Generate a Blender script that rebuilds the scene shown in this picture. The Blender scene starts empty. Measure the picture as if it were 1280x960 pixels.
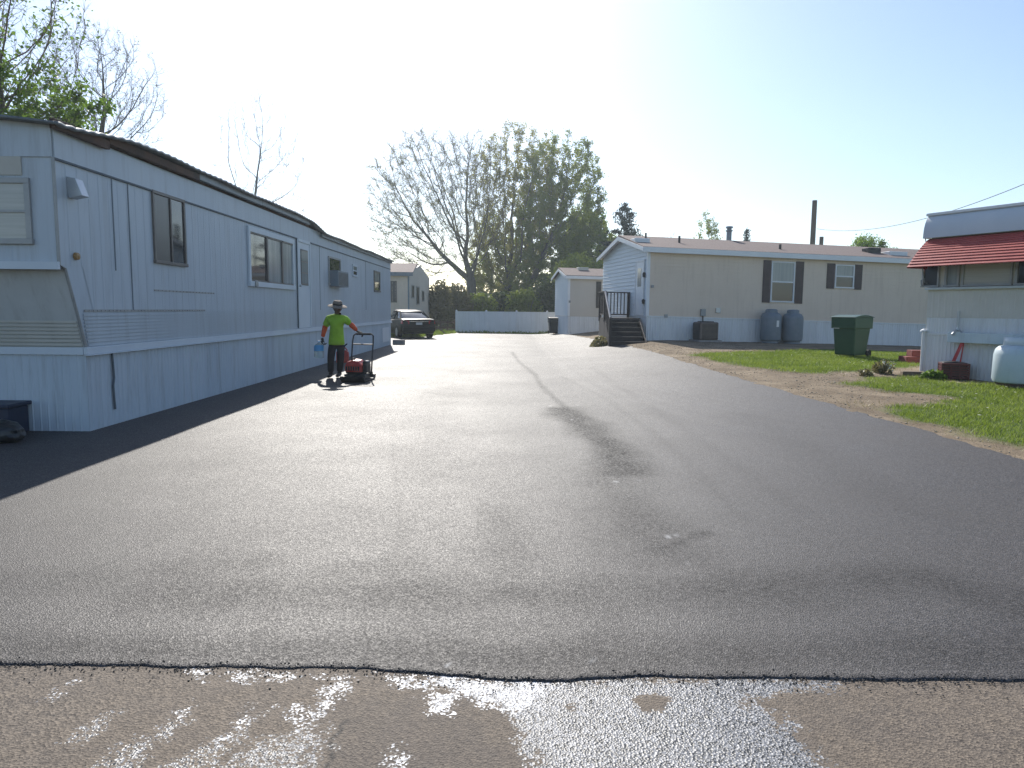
import bpy, bmesh, math, random
import numpy as np
from mathutils import Vector, Matrix
R = math.radians
sc = bpy.context.scene
COL = sc.collection
rnd = random.Random(7)

# ------------------------------------------------------------------ camera model and terrain
F = 880.0; TILT = math.atan(93/880); EYE = 1.5; ROLL = R(0.5)
_c, _s = math.cos(TILT), math.sin(TILT)
FWD = Vector((0, _c, -_s)); UP0 = Vector((0, _s, _c)); RT0 = Vector((1, 0, 0))
RT, UPV = (RT0*math.cos(ROLL) + UP0*math.sin(ROLL)), (UP0*math.cos(ROLL) - RT0*math.sin(ROLL))
CAM = Vector((0, 0, EYE))
def ray(px, py):
    return FWD + RT*((px-640)/F) + UPV*((480-py)/F)
def S(t):
    t = np.clip(t, 0, 1); return t*t*(3-2*t)
def g(x, y):
    k = S((y-5)/22.0)
    return .42*S((x-1)/5.0)*k - .021*np.clip(x-5, 0, 12)*k
def ground(px, py, off=0.0):
    r = ray(px, py); lo, hi = .5, 400.
    for _ in range(60):
        m = (lo+hi)/2
        if EYE + r.z*m > g(r.x*m, r.y*m) + off: lo = m
        else: hi = m
    return Vector((r.x*lo, r.y*lo, float(g(r.x*lo, r.y*lo))))
def at_y(px, py, Y):
    r = ray(px, py); return CAM + r*(Y/r.y)

class Frame:
    """a wall plane: u along the wall, n outward, w up"""
    def __init__(s, origin, ang, slope=0.0, flip=False):
        s.o = Vector(origin); s.U = Vector((math.cos(ang), math.sin(ang), slope))
        n = Vector((math.sin(ang), -math.cos(ang), 0)); s.N = -n if flip else n
    def copy_axes(s, f): s.U = f.U.copy(); s.N = f.N.copy(); return s
    def P(s, u, n, w): return s.o + s.U*u + s.N*n + Vector((0, 0, w))
    def hit(s, px, py, n=0.0):
        r = ray(px, py); o = s.o + s.N*n
        t = (o-CAM).dot(s.N)/r.dot(s.N); p = CAM + r*t - o
        Uh = Vector((s.U.x, s.U.y, 0)); u = p.dot(Uh)
        return u, p.z - s.U.z*u
WORLD = Frame((0, 0, 0), 0)

# ------------------------------------------------------------------ materials
def new_mat(name):
    m = bpy.data.materials.new(name); m.use_nodes = True
    return m, m.node_tree, m.node_tree.nodes['Principled BSDF']
def N(nt, t, **kw):
    n = nt.nodes.new(t)
    for k, v in kw.items():
        if k in n.inputs.keys() if hasattr(n.inputs, 'keys') else False: n.inputs[k].default_value = v
        else: setattr(n, k, v)
    return n
def c4(c): return (c[0], c[1], c[2], 1)
def mat(name, col, rough=.6, col2=None, scale=3., bump=0., bscale=60., metal=0., spec=.5, stretch=None, detail=4, lo=.35, hi=.65, coat=0., grime=0.):
    m, nt, b = new_mat(name)
    b.inputs['Roughness'].default_value = rough; b.inputs['Metallic'].default_value = metal
    b.inputs['Specular IOR Level'].default_value = spec; b.inputs['Coat Weight'].default_value = coat
    b.inputs['Base Color'].default_value = c4(col)
    tc = nt.nodes.new('ShaderNodeTexCoord'); src = tc.outputs['Object']
    if stretch:
        mp = nt.nodes.new('ShaderNodeMapping'); mp.inputs['Scale'].default_value = stretch
        nt.links.new(src, mp.inputs['Vector']); src = mp.outputs['Vector']
    if col2:
        n = nt.nodes.new('ShaderNodeTexNoise'); n.inputs['Scale'].default_value = scale; n.inputs['Detail'].default_value = detail
        n.inputs['Roughness'].default_value = .65
        nt.links.new(src, n.inputs['Vector'])
        r = nt.nodes.new('ShaderNodeValToRGB'); r.color_ramp.elements[0].position = lo; r.color_ramp.elements[1].position = hi
        r.color_ramp.elements[0].color = c4(col); r.color_ramp.elements[1].color = c4(col2)
        nt.links.new(n.outputs['Fac'], r.inputs['Fac']); nt.links.new(r.outputs['Color'], b.inputs['Base Color'])
        if grime:
            mg = nt.nodes.new('ShaderNodeMapping'); mg.inputs['Scale'].default_value = (5, 5, .45); nt.links.new(tc.outputs['Object'], mg.inputs['Vector'])
            ng = nt.nodes.new('ShaderNodeTexNoise'); ng.inputs['Scale'].default_value = 1.3; ng.inputs['Detail'].default_value = 8; ng.inputs['Roughness'].default_value = .72; nt.links.new(mg.outputs['Vector'], ng.inputs['Vector'])
            rg = nt.nodes.new('ShaderNodeMapRange'); rg.inputs['From Min'].default_value = .50; rg.inputs['From Max'].default_value = .78; rg.inputs['To Max'].default_value = grime; nt.links.new(ng.outputs['Fac'], rg.inputs['Value'])
            mx = nt.nodes.new('ShaderNodeMix'); mx.data_type = 'RGBA'; mx.inputs['B'].default_value = (col[0]*.55, col[1]*.50, col[2]*.44, 1)
            nt.links.new(rg.outputs['Result'], mx.inputs['Factor']); nt.links.new(r.outputs['Color'], mx.inputs['A']); nt.links.new(mx.outputs['Result'], b.inputs['Base Color'])
        mr = nt.nodes.new('ShaderNodeMapRange'); mr.inputs['To Min'].default_value = max(.02, rough-.08); mr.inputs['To Max'].default_value = min(1, rough+.1)
        nt.links.new(n.outputs['Fac'], mr.inputs['Value']); nt.links.new(mr.outputs['Result'], b.inputs['Roughness'])
    if bump:
        n2 = nt.nodes.new('ShaderNodeTexNoise'); n2.inputs['Scale'].default_value = bscale; n2.inputs['Detail'].default_value = 3
        nt.links.new(src, n2.inputs['Vector'])
        bp = nt.nodes.new('ShaderNodeBump'); bp.inputs['Strength'].default_value = bump; bp.inputs['Distance'].default_value = .02
        nt.links.new(n2.outputs['Fac'], bp.inputs['Height']); nt.links.new(bp.outputs['Normal'], b.inputs['Normal'])
    return m
def leaf_mat(name, c1, c2, trans=.55, scale=.6):
    m = bpy.data.materials.new(name); m.use_nodes = True; nt = m.node_tree
    nt.nodes.clear()
    out = nt.nodes.new('ShaderNodeOutputMaterial'); mix = nt.nodes.new('ShaderNodeMixShader'); mix.inputs['Fac'].default_value = trans
    d = nt.nodes.new('ShaderNodeBsdfPrincipled'); d.inputs['Roughness'].default_value = .5; d.inputs['Specular IOR Level'].default_value = .35
    t = nt.nodes.new('ShaderNodeBsdfTranslucent')
    tc = nt.nodes.new('ShaderNodeTexCoord'); n = nt.nodes.new('ShaderNodeTexNoise'); n.inputs['Scale'].default_value = scale; n.inputs['Detail'].default_value = 6
    n.inputs['Roughness'].default_value = .8
    nt.links.new(tc.outputs['Object'], n.inputs['Vector'])
    r = nt.nodes.new('ShaderNodeValToRGB'); r.color_ramp.elements[0].position = .32; r.color_ramp.elements[1].position = .68
    r.color_ramp.elements[0].color = c4(c1); r.color_ramp.elements[1].color = c4(c2)
    nt.links.new(n.outputs['Fac'], r.inputs['Fac'])
    nt.links.new(r.outputs['Color'], d.inputs['Base Color']); nt.links.new(r.outputs['Color'], t.inputs['Color'])
    nt.links.new(d.outputs[0], mix.inputs[1]); nt.links.new(t.outputs[0], mix.inputs[2]); nt.links.new(mix.outputs[0], out.inputs['Surface'])
    return m
def glass_mat(name, col=(.03, .035, .04), rough=.04, col2=None, scale=1.5):
    m = mat(name, col, rough, col2, scale, spec=.5); m.node_tree.nodes['Principled BSDF'].inputs['IOR'].default_value = 1.7; return m

M = {}
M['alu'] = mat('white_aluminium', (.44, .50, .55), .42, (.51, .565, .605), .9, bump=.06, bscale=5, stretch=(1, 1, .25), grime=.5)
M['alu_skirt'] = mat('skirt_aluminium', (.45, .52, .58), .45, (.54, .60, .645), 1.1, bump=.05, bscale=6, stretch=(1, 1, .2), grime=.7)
M['alu_trim'] = mat('white_trim', (.56, .62, .67), .4, (.61, .67, .71), 2)
M['seam'] = mat('dark_seam', (.10, .12, .14), .7)
M['beige_panel'] = mat('beige_panel', (.46, .44, .38), .55, (.53, .51, .45), 1.5, bump=.05, bscale=5)
M['bronze'] = mat('bronze_frame', (.11, .095, .085), .45, (.16, .14, .12), 5)
M['greyframe'] = mat('grey_frame', (.30, .31, .31), .4, (.38, .38, .37), 5, metal=.2)
M['glass'] = glass_mat('window_glass')
M['glass_dark'] = glass_mat('open_dark', (.008, .009, .011), .3)
M['curtain'] = mat('curtain', (.20, .23, .24), .12, (.30, .33, .33), 9, stretch=(1, 1, .03), spec=.7)
M['blind'] = mat('blind', (.42, .41, .36), .18, (.50, .49, .44), 3, stretch=(.3, .3, 14), spec=.7)
M['roofmetal'] = mat('roof_metal', (.11, .13, .14), .4, (.20, .22, .23), 2.5, metal=.3)
M['oldwood'] = mat('old_wood', (.13, .07, .045), .85, (.06, .05, .045), 1.4, bump=.2, bscale=30)
M['siding'] = mat('beige_siding', (.68, .56, .445), .6, (.72, .60, .48), .8, grime=.35)
M['siding_pale'] = mat('pale_siding', (.52, .475, .41), .6, (.56, .515, .45), .8)
M['siding_shade'] = mat('white_siding_shade', (.60, .65, .68), .55, (.65, .69, .71), .8)  # white gable siding with the blue of its shade in the colour
M['skirtwhite'] = mat('white_skirting', (.66, .68, .69), .5, (.73, .74, .74), 1.2, stretch=(1, 1, .3), grime=.5)
M['white'] = mat('white_paint', (.74, .76, .77), .45, (.70, .72, .74), 2)
M['shingle'] = mat('brown_shingle', (.125, .09, .08), .9, (.19, .14, .125), 14, bump=.5, bscale=25)
M['shutter'] = mat('brown_shutter', (.055, .035, .035), .5, (.075, .05, .048), 5)
M['deck'] = mat('dark_deck_wood', (.018, .014, .015), .7, (.034, .026, .026), 6, bump=.2, bscale=30)
M['deckcap'] = mat('weathered_cap', (.22, .22, .24), .6, (.30, .30, .31), 5)
M['grey_metal'] = mat('grey_metal', (.22, .24, .26), .45, (.28, .30, .32), 4, metal=.5)
M['galv'] = mat('galvanised', (.42, .45, .47), .4, (.52, .54, .55), 6, metal=.6)
M['black'] = mat('black_plastic', (.012, .013, .015), .45, (.02, .02, .022), 5)
M['blackmetal'] = mat('black_metal', (.02, .02, .022), .4, (.045, .042, .04), 8, metal=.3)
M['rubber'] = mat('rubber', (.012, .012, .012), .85)
M['tank_grey'] = mat('grey_tank_paint', (.15, .19, .22), .45, (.19, .22, .25), 2.5, grime=.5)
M['tank_blue'] = mat('pale_tank_paint', (.48, .58, .64), .45, (.56, .64, .68), 1.8, grime=.5)
M['bin_green'] = mat('green_bin_plastic', (.012, .055, .030), .4, (.018, .066, .036), 4)
M['lidgrey'] = mat('bin_lid_sticker', (.55, .58, .56), .4)
M['red_paint'] = mat('red_awning_metal', (.33, .042, .036), .5, (.40, .06, .048), 3)
M['red_plastic'] = mat('red_plastic', (.42, .03, .025), .4, (.50, .05, .035), 6)
M['red_dark'] = mat('dark_red_plastic', (.07, .010, .012), .45, (.10, .014, .015), 7)
M['brick'] = mat('red_brick', (.22, .05, .04), .85, (.15, .04, .035), 9, bump=.4, bscale=40)
M['timber'] = mat('timber', (.20, .15, .10), .85, (.12, .09, .065), 5, bump=.3, bscale=25, stretch=(1, 6, 6))
M['fence'] = mat('vinyl_fence', (.68, .71, .72), .4, (.74, .76, .77), 1.0, grime=.4)
M['concrete'] = mat('concrete', (.34, .32, .30), .9, (.24, .22, .21), 8, bump=.3, bscale=50)
M['carpaint'] = mat('dark_car_paint', (.006, .006, .007), .4, (.009, .009, .010), 3, coat=.0, spec=.15)
M['carglass'] = mat('car_glass', (.02, .03, .04), .06, spec=.6)
M['tail'] = mat('tail_lamp', (.30, .008, .008), .25)
M['plate'] = mat('number_plate', (.45, .47, .48), .5)
M['chrome'] = mat('chrome', (.6, .6, .6), .2, metal=1.)
M['blue_box'] = mat('dark_blue_plastic', (.012, .02, .045), .5, (.018, .028, .06), 5)
M['bag'] = mat('black_bag_plastic', (.012, .014, .016), .3, (.02, .022, .024), 6, bump=.6, bscale=16)
M['lime'] = mat('lime_shirt_cloth', (.34, .60, .03), .85, (.26, .48, .025), 5, bump=.9, bscale=7)
M['orange'] = mat('orange_sleeve_cloth', (.72, .10, .02), .8, (.58, .07, .015), 9, bump=.3, bscale=20)
M['trouser'] = mat('black_trouser_cloth', (.012, .012, .015), .85, (.022, .022, .026), 6, bump=.3, bscale=14)
M['skin'] = mat('skin', (.10, .05, .033), .55, (.12, .06, .04), 20)
M['hair'] = mat('dark_hair', (.012, .009, .008), .6)
M['boot'] = mat('boot_leather', (.02, .016, .014), .6)
M['straw'] = mat('woven_hat', (.24, .20, .16), .85, (.16, .13, .10), 30, bump=.4, bscale=80)
M['hatband'] = mat('hat_band', (.02, .018, .018), .8)
M['jug'] = mat('translucent_jug', (.55, .68, .72), .2)
M['jug'].node_tree.nodes['Principled BSDF'].inputs['Transmission Weight'].default_value = .55
M['jugblue'] = mat('blue_label', (.06, .32, .60), .4)
M['pole'] = mat('pole_wood', (.12, .10, .09), .85, (.17, .15, .13), 3, stretch=(4, 4, .4))
M['wire'] = mat('wire_black', (.16, .17, .18), .6)
M['bark'] = mat('bark', (.075, .06, .052), .9, (.14, .12, .105), 4, bump=.5, bscale=14, stretch=(1, 1, .3))
M['bark_haze'] = mat('haze_paled_bark', (.20, .19, .185), .9, (.28, .27, .26), 4)  # fading by haze is put into this paler bark colour
M['twig'] = mat('twig', (.11, .09, .085), .9, (.16, .13, .12), 2)
M['twig_red'] = mat('budding_twig', (.15, .10, .09), .9, (.20, .14, .10), 2)
M['leaf_young'] = leaf_mat('young_leaf', (.20, .20, .03), (.36, .34, .07))
M['leaf_mid'] = leaf_mat('spring_leaf', (.14, .19, .025), (.29, .33, .05))
M['leaf_dark'] = leaf_mat('dark_leaf', (.04, .06, .016), (.10, .13, .035), .45)
M['leaf_bright'] = leaf_mat('bright_leaf', (.09, .17, .02), (.20, .30, .045))
M['leaf_brown'] = leaf_mat('brown_leaf', (.13, .12, .05), (.22, .20, .09), .45)
M['needle'] = leaf_mat('needle', (.012, .025, .016), (.025, .045, .025), .15)
M['grass'] = leaf_mat('grass_blade', (.12, .19, .016), (.27, .33, .06), .5, .9)
M['drygrass'] = leaf_mat('dry_grass_blade', (.22, .19, .08), (.30, .26, .13), .4, .9)
M['petal'] = mat('petal', (.75, .74, .66), .6)
M['stone'] = mat('gravel_stone', (.30, .25, .19), .9, (.43, .36, .28), 7, bump=.2, bscale=60)
M['paper'] = mat('pale_sticker', (.7, .7, .68), .5)

# ------------------------------------------------------------------ mesh builder
class MB:
    def __init__(s): s.v = []; s.f = []
    def add(s, vs, fs):
        k = len(s.v); s.v += [tuple(v) for v in vs]; s.f += [tuple(i+k for i in f) for f in fs]
    def box(s, u0, u1, n0, n1, w0, w1, fr=WORLD):
        """on WORLD: n runs along -Y"""
        P = fr.P
        s.add([P(u0, n0, w0), P(u1, n0, w0), P(u1, n1, w0), P(u0, n1, w0), P(u0, n0, w1), P(u1, n0, w1), P(u1, n1, w1), P(u0, n1, w1)],
              [(0, 1, 2, 3), (4, 5, 6, 7), (0, 1, 5, 4), (1, 2, 6, 5), (2, 3, 7, 6), (3, 0, 4, 7)])
        return s
    def bx(s, x0, x1, y0, y1, z0, z1): return s.box(x0, x1, -y0, -y1, z0, z1)
    def tube(s, pts, rad, k=8, caps=True):
        pts = [Vector(p) for p in pts]; n = len(pts)
        if not hasattr(rad, '__len__'): rad = [rad]*n
        vs = []; ref = None
        for i, p in enumerate(pts):
            d = (pts[min(i+1, n-1)] - pts[max(i-1, 0)]).normalized()
            if ref is None: ref = d.orthogonal().normalized()
            ref = (ref - d*ref.dot(d)).normalized(); b = d.cross(ref)
            for j in range(k):
                a = 2*math.pi*j/k; vs.append(p + (ref*math.cos(a) + b*math.sin(a))*rad[i])
        fs = [(i*k+j, i*k+(j+1) % k, (i+1)*k+(j+1) % k, (i+1)*k+j) for i in range(n-1) for j in range(k)]
        if caps: fs += [tuple(range(k))[::-1], tuple(range((n-1)*k, n*k))]
        s.add(vs, fs); return s
    def lathe(s, prof, origin=(0, 0, 0), k=24, ax=None, capped=True):
        o = Vector(origin); ax = ax or Matrix.Identity(3); vs = []; n = len(prof)
        for r, z in prof:
            for j in range(k):
                a = 2*math.pi*j/k; vs.append(o + ax @ Vector((r*math.cos(a), r*math.sin(a), z)))
        fs = [(i*k+j, i*k+(j+1) % k, (i+1)*k+(j+1) % k, (i+1)*k+j) for i in range(n-1) for j in range(k)]
        if capped: fs += [tuple(range(k))[::-1], tuple(range((n-1)*k, n*k))]
        s.add(vs, fs); return s
    def prism(s, poly, fr, n0, n1):
        """poly of (u, w), extruded along n"""
        m = len(poly); vs = [fr.P(u, n0, w) for u, w in poly] + [fr.P(u, n1, w) for u, w in poly]
        s.add(vs, [tuple(range(m)), tuple(range(m, 2*m))[::-1]] + [(i, (i+1) % m, m+(i+1) % m, m+i) for i in range(m)]); return s
    def ribs(s, fr, u0, u1, w0f, w1f, pitch, depth, n0=0.0, duty=.5):
        """vertical ribbed sheet; w0f, w1f give the heights at u"""
        us = [u0]; ns = [n0]; u = u0; e = pitch*.12
        while u + pitch < u1:
            us += [u+pitch*duty-e, u+pitch*duty, u+pitch-e, u+pitch]; ns += [n0, n0+depth, n0+depth, n0]; u += pitch
        us.append(u1); ns.append(n0)
        vs = [fr.P(a, b, w0f(a)) for a, b in zip(us, ns)] + [fr.P(a, b, w1f(a)) for a, b in zip(us, ns)]; m = len(us)
        s.add(vs, [(i, i+1, m+i+1, m+i) for i in range(m-1)]); return s
    def laps(s, fr, spans, w0, w1, pitch=.11, out=.014):
        """horizontal lap siding; spans(w) -> (ua, ub)"""
        w = w0
        while w < w1-1e-4:
            wt = min(w+pitch, w1); a0, b0 = spans(w); a1, b1 = spans(wt)
            if b1 < a1+.01: a1 = b1 = (a1+b1)/2
            s.add([fr.P(a0, out, w), fr.P(b0, out, w), fr.P(b1, .002, wt), fr.P(a1, .002, wt), fr.P(a0, .0, w), fr.P(b0, .0, w)],
                  [(0, 1, 2, 3), (4, 5, 1, 0)]); w = wt
        return s
    def build(s, name, m, parent=None, smooth=False, bevel=0., local=False, kind=None, recalc=True):
        me = bpy.data.meshes.new(name)
        off = Vector((0, 0, 0))
        if parent is not None and not local:
            p = parent
            while p is not None: off = off + p.location; p = p.parent
        me.from_pydata([tuple(Vector(v)-off) for v in s.v] if off.length else s.v, [], s.f); me.update()
        if recalc and len(s.v) < 60000:
            bm = bmesh.new(); bm.from_mesh(me); bmesh.ops.recalc_face_normals(bm, faces=bm.faces); bm.to_mesh(me); bm.free()
        if smooth:
            me.polygons.foreach_set('use_smooth', [True]*len(me.polygons)); me.set_sharp_from_angle(angle=R(40))
        me.materials.append(m)
        o = bpy.data.objects.new(name, me); COL.objects.link(o)
        if parent is not None: o.parent = parent
        if bevel:
            b = o.modifiers.new('bevel', 'BEVEL'); b.width = bevel; b.segments = 2; b.limit_method = 'ANGLE'
        if kind: o['kind'] = kind
        return o
def tag(o, label, cat, group=None):
    o['label'] = label; o['category'] = cat
    if group: o['group'] = group
    return o
def thing(name, label, cat, loc, group=None, rotz=0.0):
    o = bpy.data.objects.new(name, None); COL.objects.link(o); o.location = loc; o.rotation_euler = (0, 0, rotz); o.empty_display_size = .1
    return tag(o, label, cat, group)
def copy_tree(o, parent=None):
    c = o.copy(); COL.objects.link(c)
    if parent is not None: c.parent = parent
    for ch in list(o.children): copy_tree(ch, c)
    return c
def np_mesh(name, V, Fc, m, parent=None, kind=None, quads=True, smooth=False):
    """fast mesh from numpy arrays, faces all of one size"""
    me = bpy.data.meshes.new(name); k = Fc.shape[1]
    V = V.astype(np.float32)
    if parent is not None: V = V - np.array(parent.location, dtype=np.float32)
    me.vertices.add(len(V)); me.vertices.foreach_set('co', V.ravel())
    me.loops.add(Fc.size); me.loops.foreach_set('vertex_index', Fc.astype(np.int32).ravel())
    me.polygons.add(len(Fc)); me.polygons.foreach_set('loop_start', np.arange(0, Fc.size, k, dtype=np.int32))
    me.update(calc_edges=True); me.validate()
    if smooth: me.polygons.foreach_set('use_smooth', np.ones(len(me.polygons), dtype=bool))
    me.materials.append(m); o = bpy.data.objects.new(name, me); COL.objects.link(o)
    if parent is not None: o.parent = parent
    if kind: o['kind'] = kind
    return o
def inside(px, py, poly):
    r = np.zeros(px.shape, bool); n = len(poly)
    for i in range(n):
        x0, y0 = poly[i][0], poly[i][1]; x1, y1 = poly[(i+1) % n][0], poly[(i+1) % n][1]
        if y0 == y1: continue
        c = ((y0 > py) != (y1 > py)) & (px < (x1-x0)*(py-y0)/(y1-y0)+x0); r ^= c
    return r
def poly_dist(px, py, poly, closed=True):
    d = np.full(px.shape, 1e9); n = len(poly)
    for i in range(n if closed else n-1):
        a = np.array(poly[i][:2]); b = np.array(poly[(i+1) % n][:2]); ab = b-a
        t = np.clip(((px-a[0])*ab[0]+(py-a[1])*ab[1])/max(1e-9, ab@ab), 0, 1)
        d = np.minimum(d, np.hypot(px-a[0]-t*ab[0], py-a[1]-t*ab[1]))
    return d
def vnoise(x, y, seed=0):
    """cheap smooth value noise"""
    def h(i, j):
        v = np.sin(i*127.1+j*311.7+seed*74.7)*43758.5453; return v-np.floor(v)
    i = np.floor(x); j = np.floor(y); fx = S(x-i); fy = S(y-j)
    return (h(i, j)*(1-fx)+h(i+1, j)*fx)*(1-fy)+(h(i, j+1)*(1-fx)+h(i+1, j+1)*fx)*fy
def fbm(x, y, seed=0, o=4):
    a = 0; w = .5
    for k in range(o): a = a+w*vnoise(x*2**k, y*2**k, seed+k); w /= 2
    return a/(1-2**-o)
def add_attr(o, name, vals):
    at = o.data.attributes.new(name, 'FLOAT', 'POINT'); at.data.foreach_set('value', np.asarray(vals, dtype=np.float32))
def grid_mesh(name, X, Y, Z, m, kind='structure', smooth=True):
    r, c = X.shape; V = np.stack([X, Y, Z], -1).reshape(-1, 3)
    i = np.arange(r-1)[:, None]*c+np.arange(c-1)[None, :]
    Fc = np.stack([i, i+1, i+c+1, i+c], -1).reshape(-1, 4)
    return np_mesh(name, V, Fc, m, kind=kind, smooth=smooth)
def G(*pts): return [tuple(ground(*p)) for p in pts]
# ------------------------------------------------------------------ ground, lawn, road, street
GRASS_A = G((862, 444), (905, 440), (960, 439), (1035, 436), (1150, 440), (1160, 458), (1085, 463), (1030, 467), (975, 464), (915, 455)) 
GRASS_B = G((1068, 480), (1100, 472), (1150, 472), (1200, 478)) + [(12., 12.), (14., 9.), (9., 5.2)] + G((1280, 563), (1225, 551), (1160, 527), (1120, 514), (1105, 506), (1165, 504), (1185, 497), (1120, 490))
GRASS_C = [(10.2, 14.9), (16, 18), (30, 16), (30, 3), (14, 5), (12.2, 12)]
FAR_GRASS = [(-20, 33.5), (-4.9, 37.8), (-3.55, 45.2), (3, 42.9), (3, 44), (-3.6, 46.6), (-30, 60), (-60, 60), (-60, 33)]
def grass_mask(x, y):
    n = (fbm(x*1.9, y*1.9, 3, 5)-.5)*1.7
    d = np.full(x.shape, -9.)
    for P in (GRASS_A, GRASS_B, GRASS_C, FAR_GRASS):
        s = np.where(inside(x, y, P), 1, -1)*poly_dist(x, y, P); d = np.maximum(d, s)
    far = (y > 50) | (x > 17) | (x < -9) | ((x > 5.5) & (y > 30))
    d = np.where(far, np.maximum(d, .8), d)
    return d + n*.55 + .08
def ground_material():
    m, nt, b = new_mat('ground_soil'); L = nt.links
    b.inputs['Roughness'].default_value = .95; b.inputs['Specular IOR Level'].default_value = .2
    a = nt.nodes.new('ShaderNodeAttribute'); a.attribute_name = 'grass'
    tc = nt.nodes.new('ShaderNodeTexCoord')
    def noise(sc_, d=6):
        n = nt.nodes.new('ShaderNodeTexNoise'); n.inputs['Scale'].default_value = sc_; n.inputs['Detail'].default_value = d; n.inputs['Roughness'].default_value = .7
        L.new(tc.outputs['Object'], n.inputs['Vector']); return n
    def ramp(n, p0, c0, p1, c1):
        r = nt.nodes.new('ShaderNodeValToRGB'); r.color_ramp.elements[0].position = p0; r.color_ramp.elements[1].position = p1
        r.color_ramp.elements[0].color = c4(c0); r.color_ramp.elements[1].color = c4(c1); L.new(n, r.inputs['Fac']); return r
    soil = ramp(noise(1.6).outputs['Fac'], .35, (.16, .12, .078), .68, (.33, .26, .18))
    fine = ramp(noise(45, 3).outputs['Fac'], .3, (.55, .55, .55), .7, (1.25, 1.25, 1.25))
    mu = nt.nodes.new('ShaderNodeMix'); mu.data_type = 'RGBA'; mu.blend_type = 'MULTIPLY'; mu.inputs['Factor'].default_value = 1
    L.new(soil.outputs['Color'], mu.inputs['A']); L.new(fine.outputs['Color'], mu.inputs['B'])
    gr = ramp(noise(2.5).outputs['Fac'], .3, (.05, .085, .015), .7, (.10, .14, .03))
    mx = nt.nodes.new('ShaderNodeMix'); mx.data_type = 'RGBA'
    ms = nt.nodes.new('ShaderNodeMapRange'); ms.inputs['From Min'].default_value = -.12; ms.inputs['From Max'].default_value = .25
    L.new(a.outputs['Fac'], ms.inputs['Value']); L.new(ms.outputs['Result'], mx.inputs['Factor'])
    L.new(mu.outputs['Result'], mx.inputs['A']); L.new(gr.outputs['Color'], mx.inputs['B']); L.new(mx.outputs['Result'], b.inputs['Base Color'])
    bp = nt.nodes.new('ShaderNodeBump'); bp.inputs['Strength'].default_value = .7; bp.inputs['Distance'].default_value = .03
    L.new(noise(38, 4).outputs['Fac'], bp.inputs['Height']); L.new(bp.outputs['Normal'], b.inputs['Normal'])
    return m
def axis(a, b, pts):
    return np.unique(np.concatenate([np.linspace(p0, p1, n) for p0, p1, n in pts]))
re = G((1280, 575), (1160, 540), (1000, 495), (880, 460), (820, 441), (783, 432), (750, 427), (742, 424), (715, 419), (695, 417))
re = [(5.2, 2.)] + [p[:2] for p in re]
gx = axis(0, 0, [(-900, -60, 12), (-60, -12, 40), (-12, 3, 60), (3, 18, 160), (18, 60, 50), (60, 900, 12)])
gy = axis(0, 0, [(-300, -4, 14), (-4, 4, 16), (4, 34, 300), (34, 70, 70), (70, 1500, 16)])
X, Y = np.meshgrid(gx, gy); Z = g(X, Y)
road_in = (X < 4.0) & (X > -30) & (Y < 44)
RXg = np.interp(Y, [p[1] for p in re], [p[0] for p in re])
Z = Z - .07*((X < RXg-.22) & (Y >= 3) & (Y < 45) & (X > -14)) - .06*(Y < 3) + np.where((Y > 4) & (Y < 34) & (X > 3), (fbm(X*3, Y*3, 9)-.5)*.03*(X > RXg-.1), 0) - np.where(Y < 3.2, .02, 0)
go = grid_mesh('ground', X, Y, Z, ground_material())
add_attr(go, 'grass', grass_mask(X.ravel(), Y.ravel()))

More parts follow.
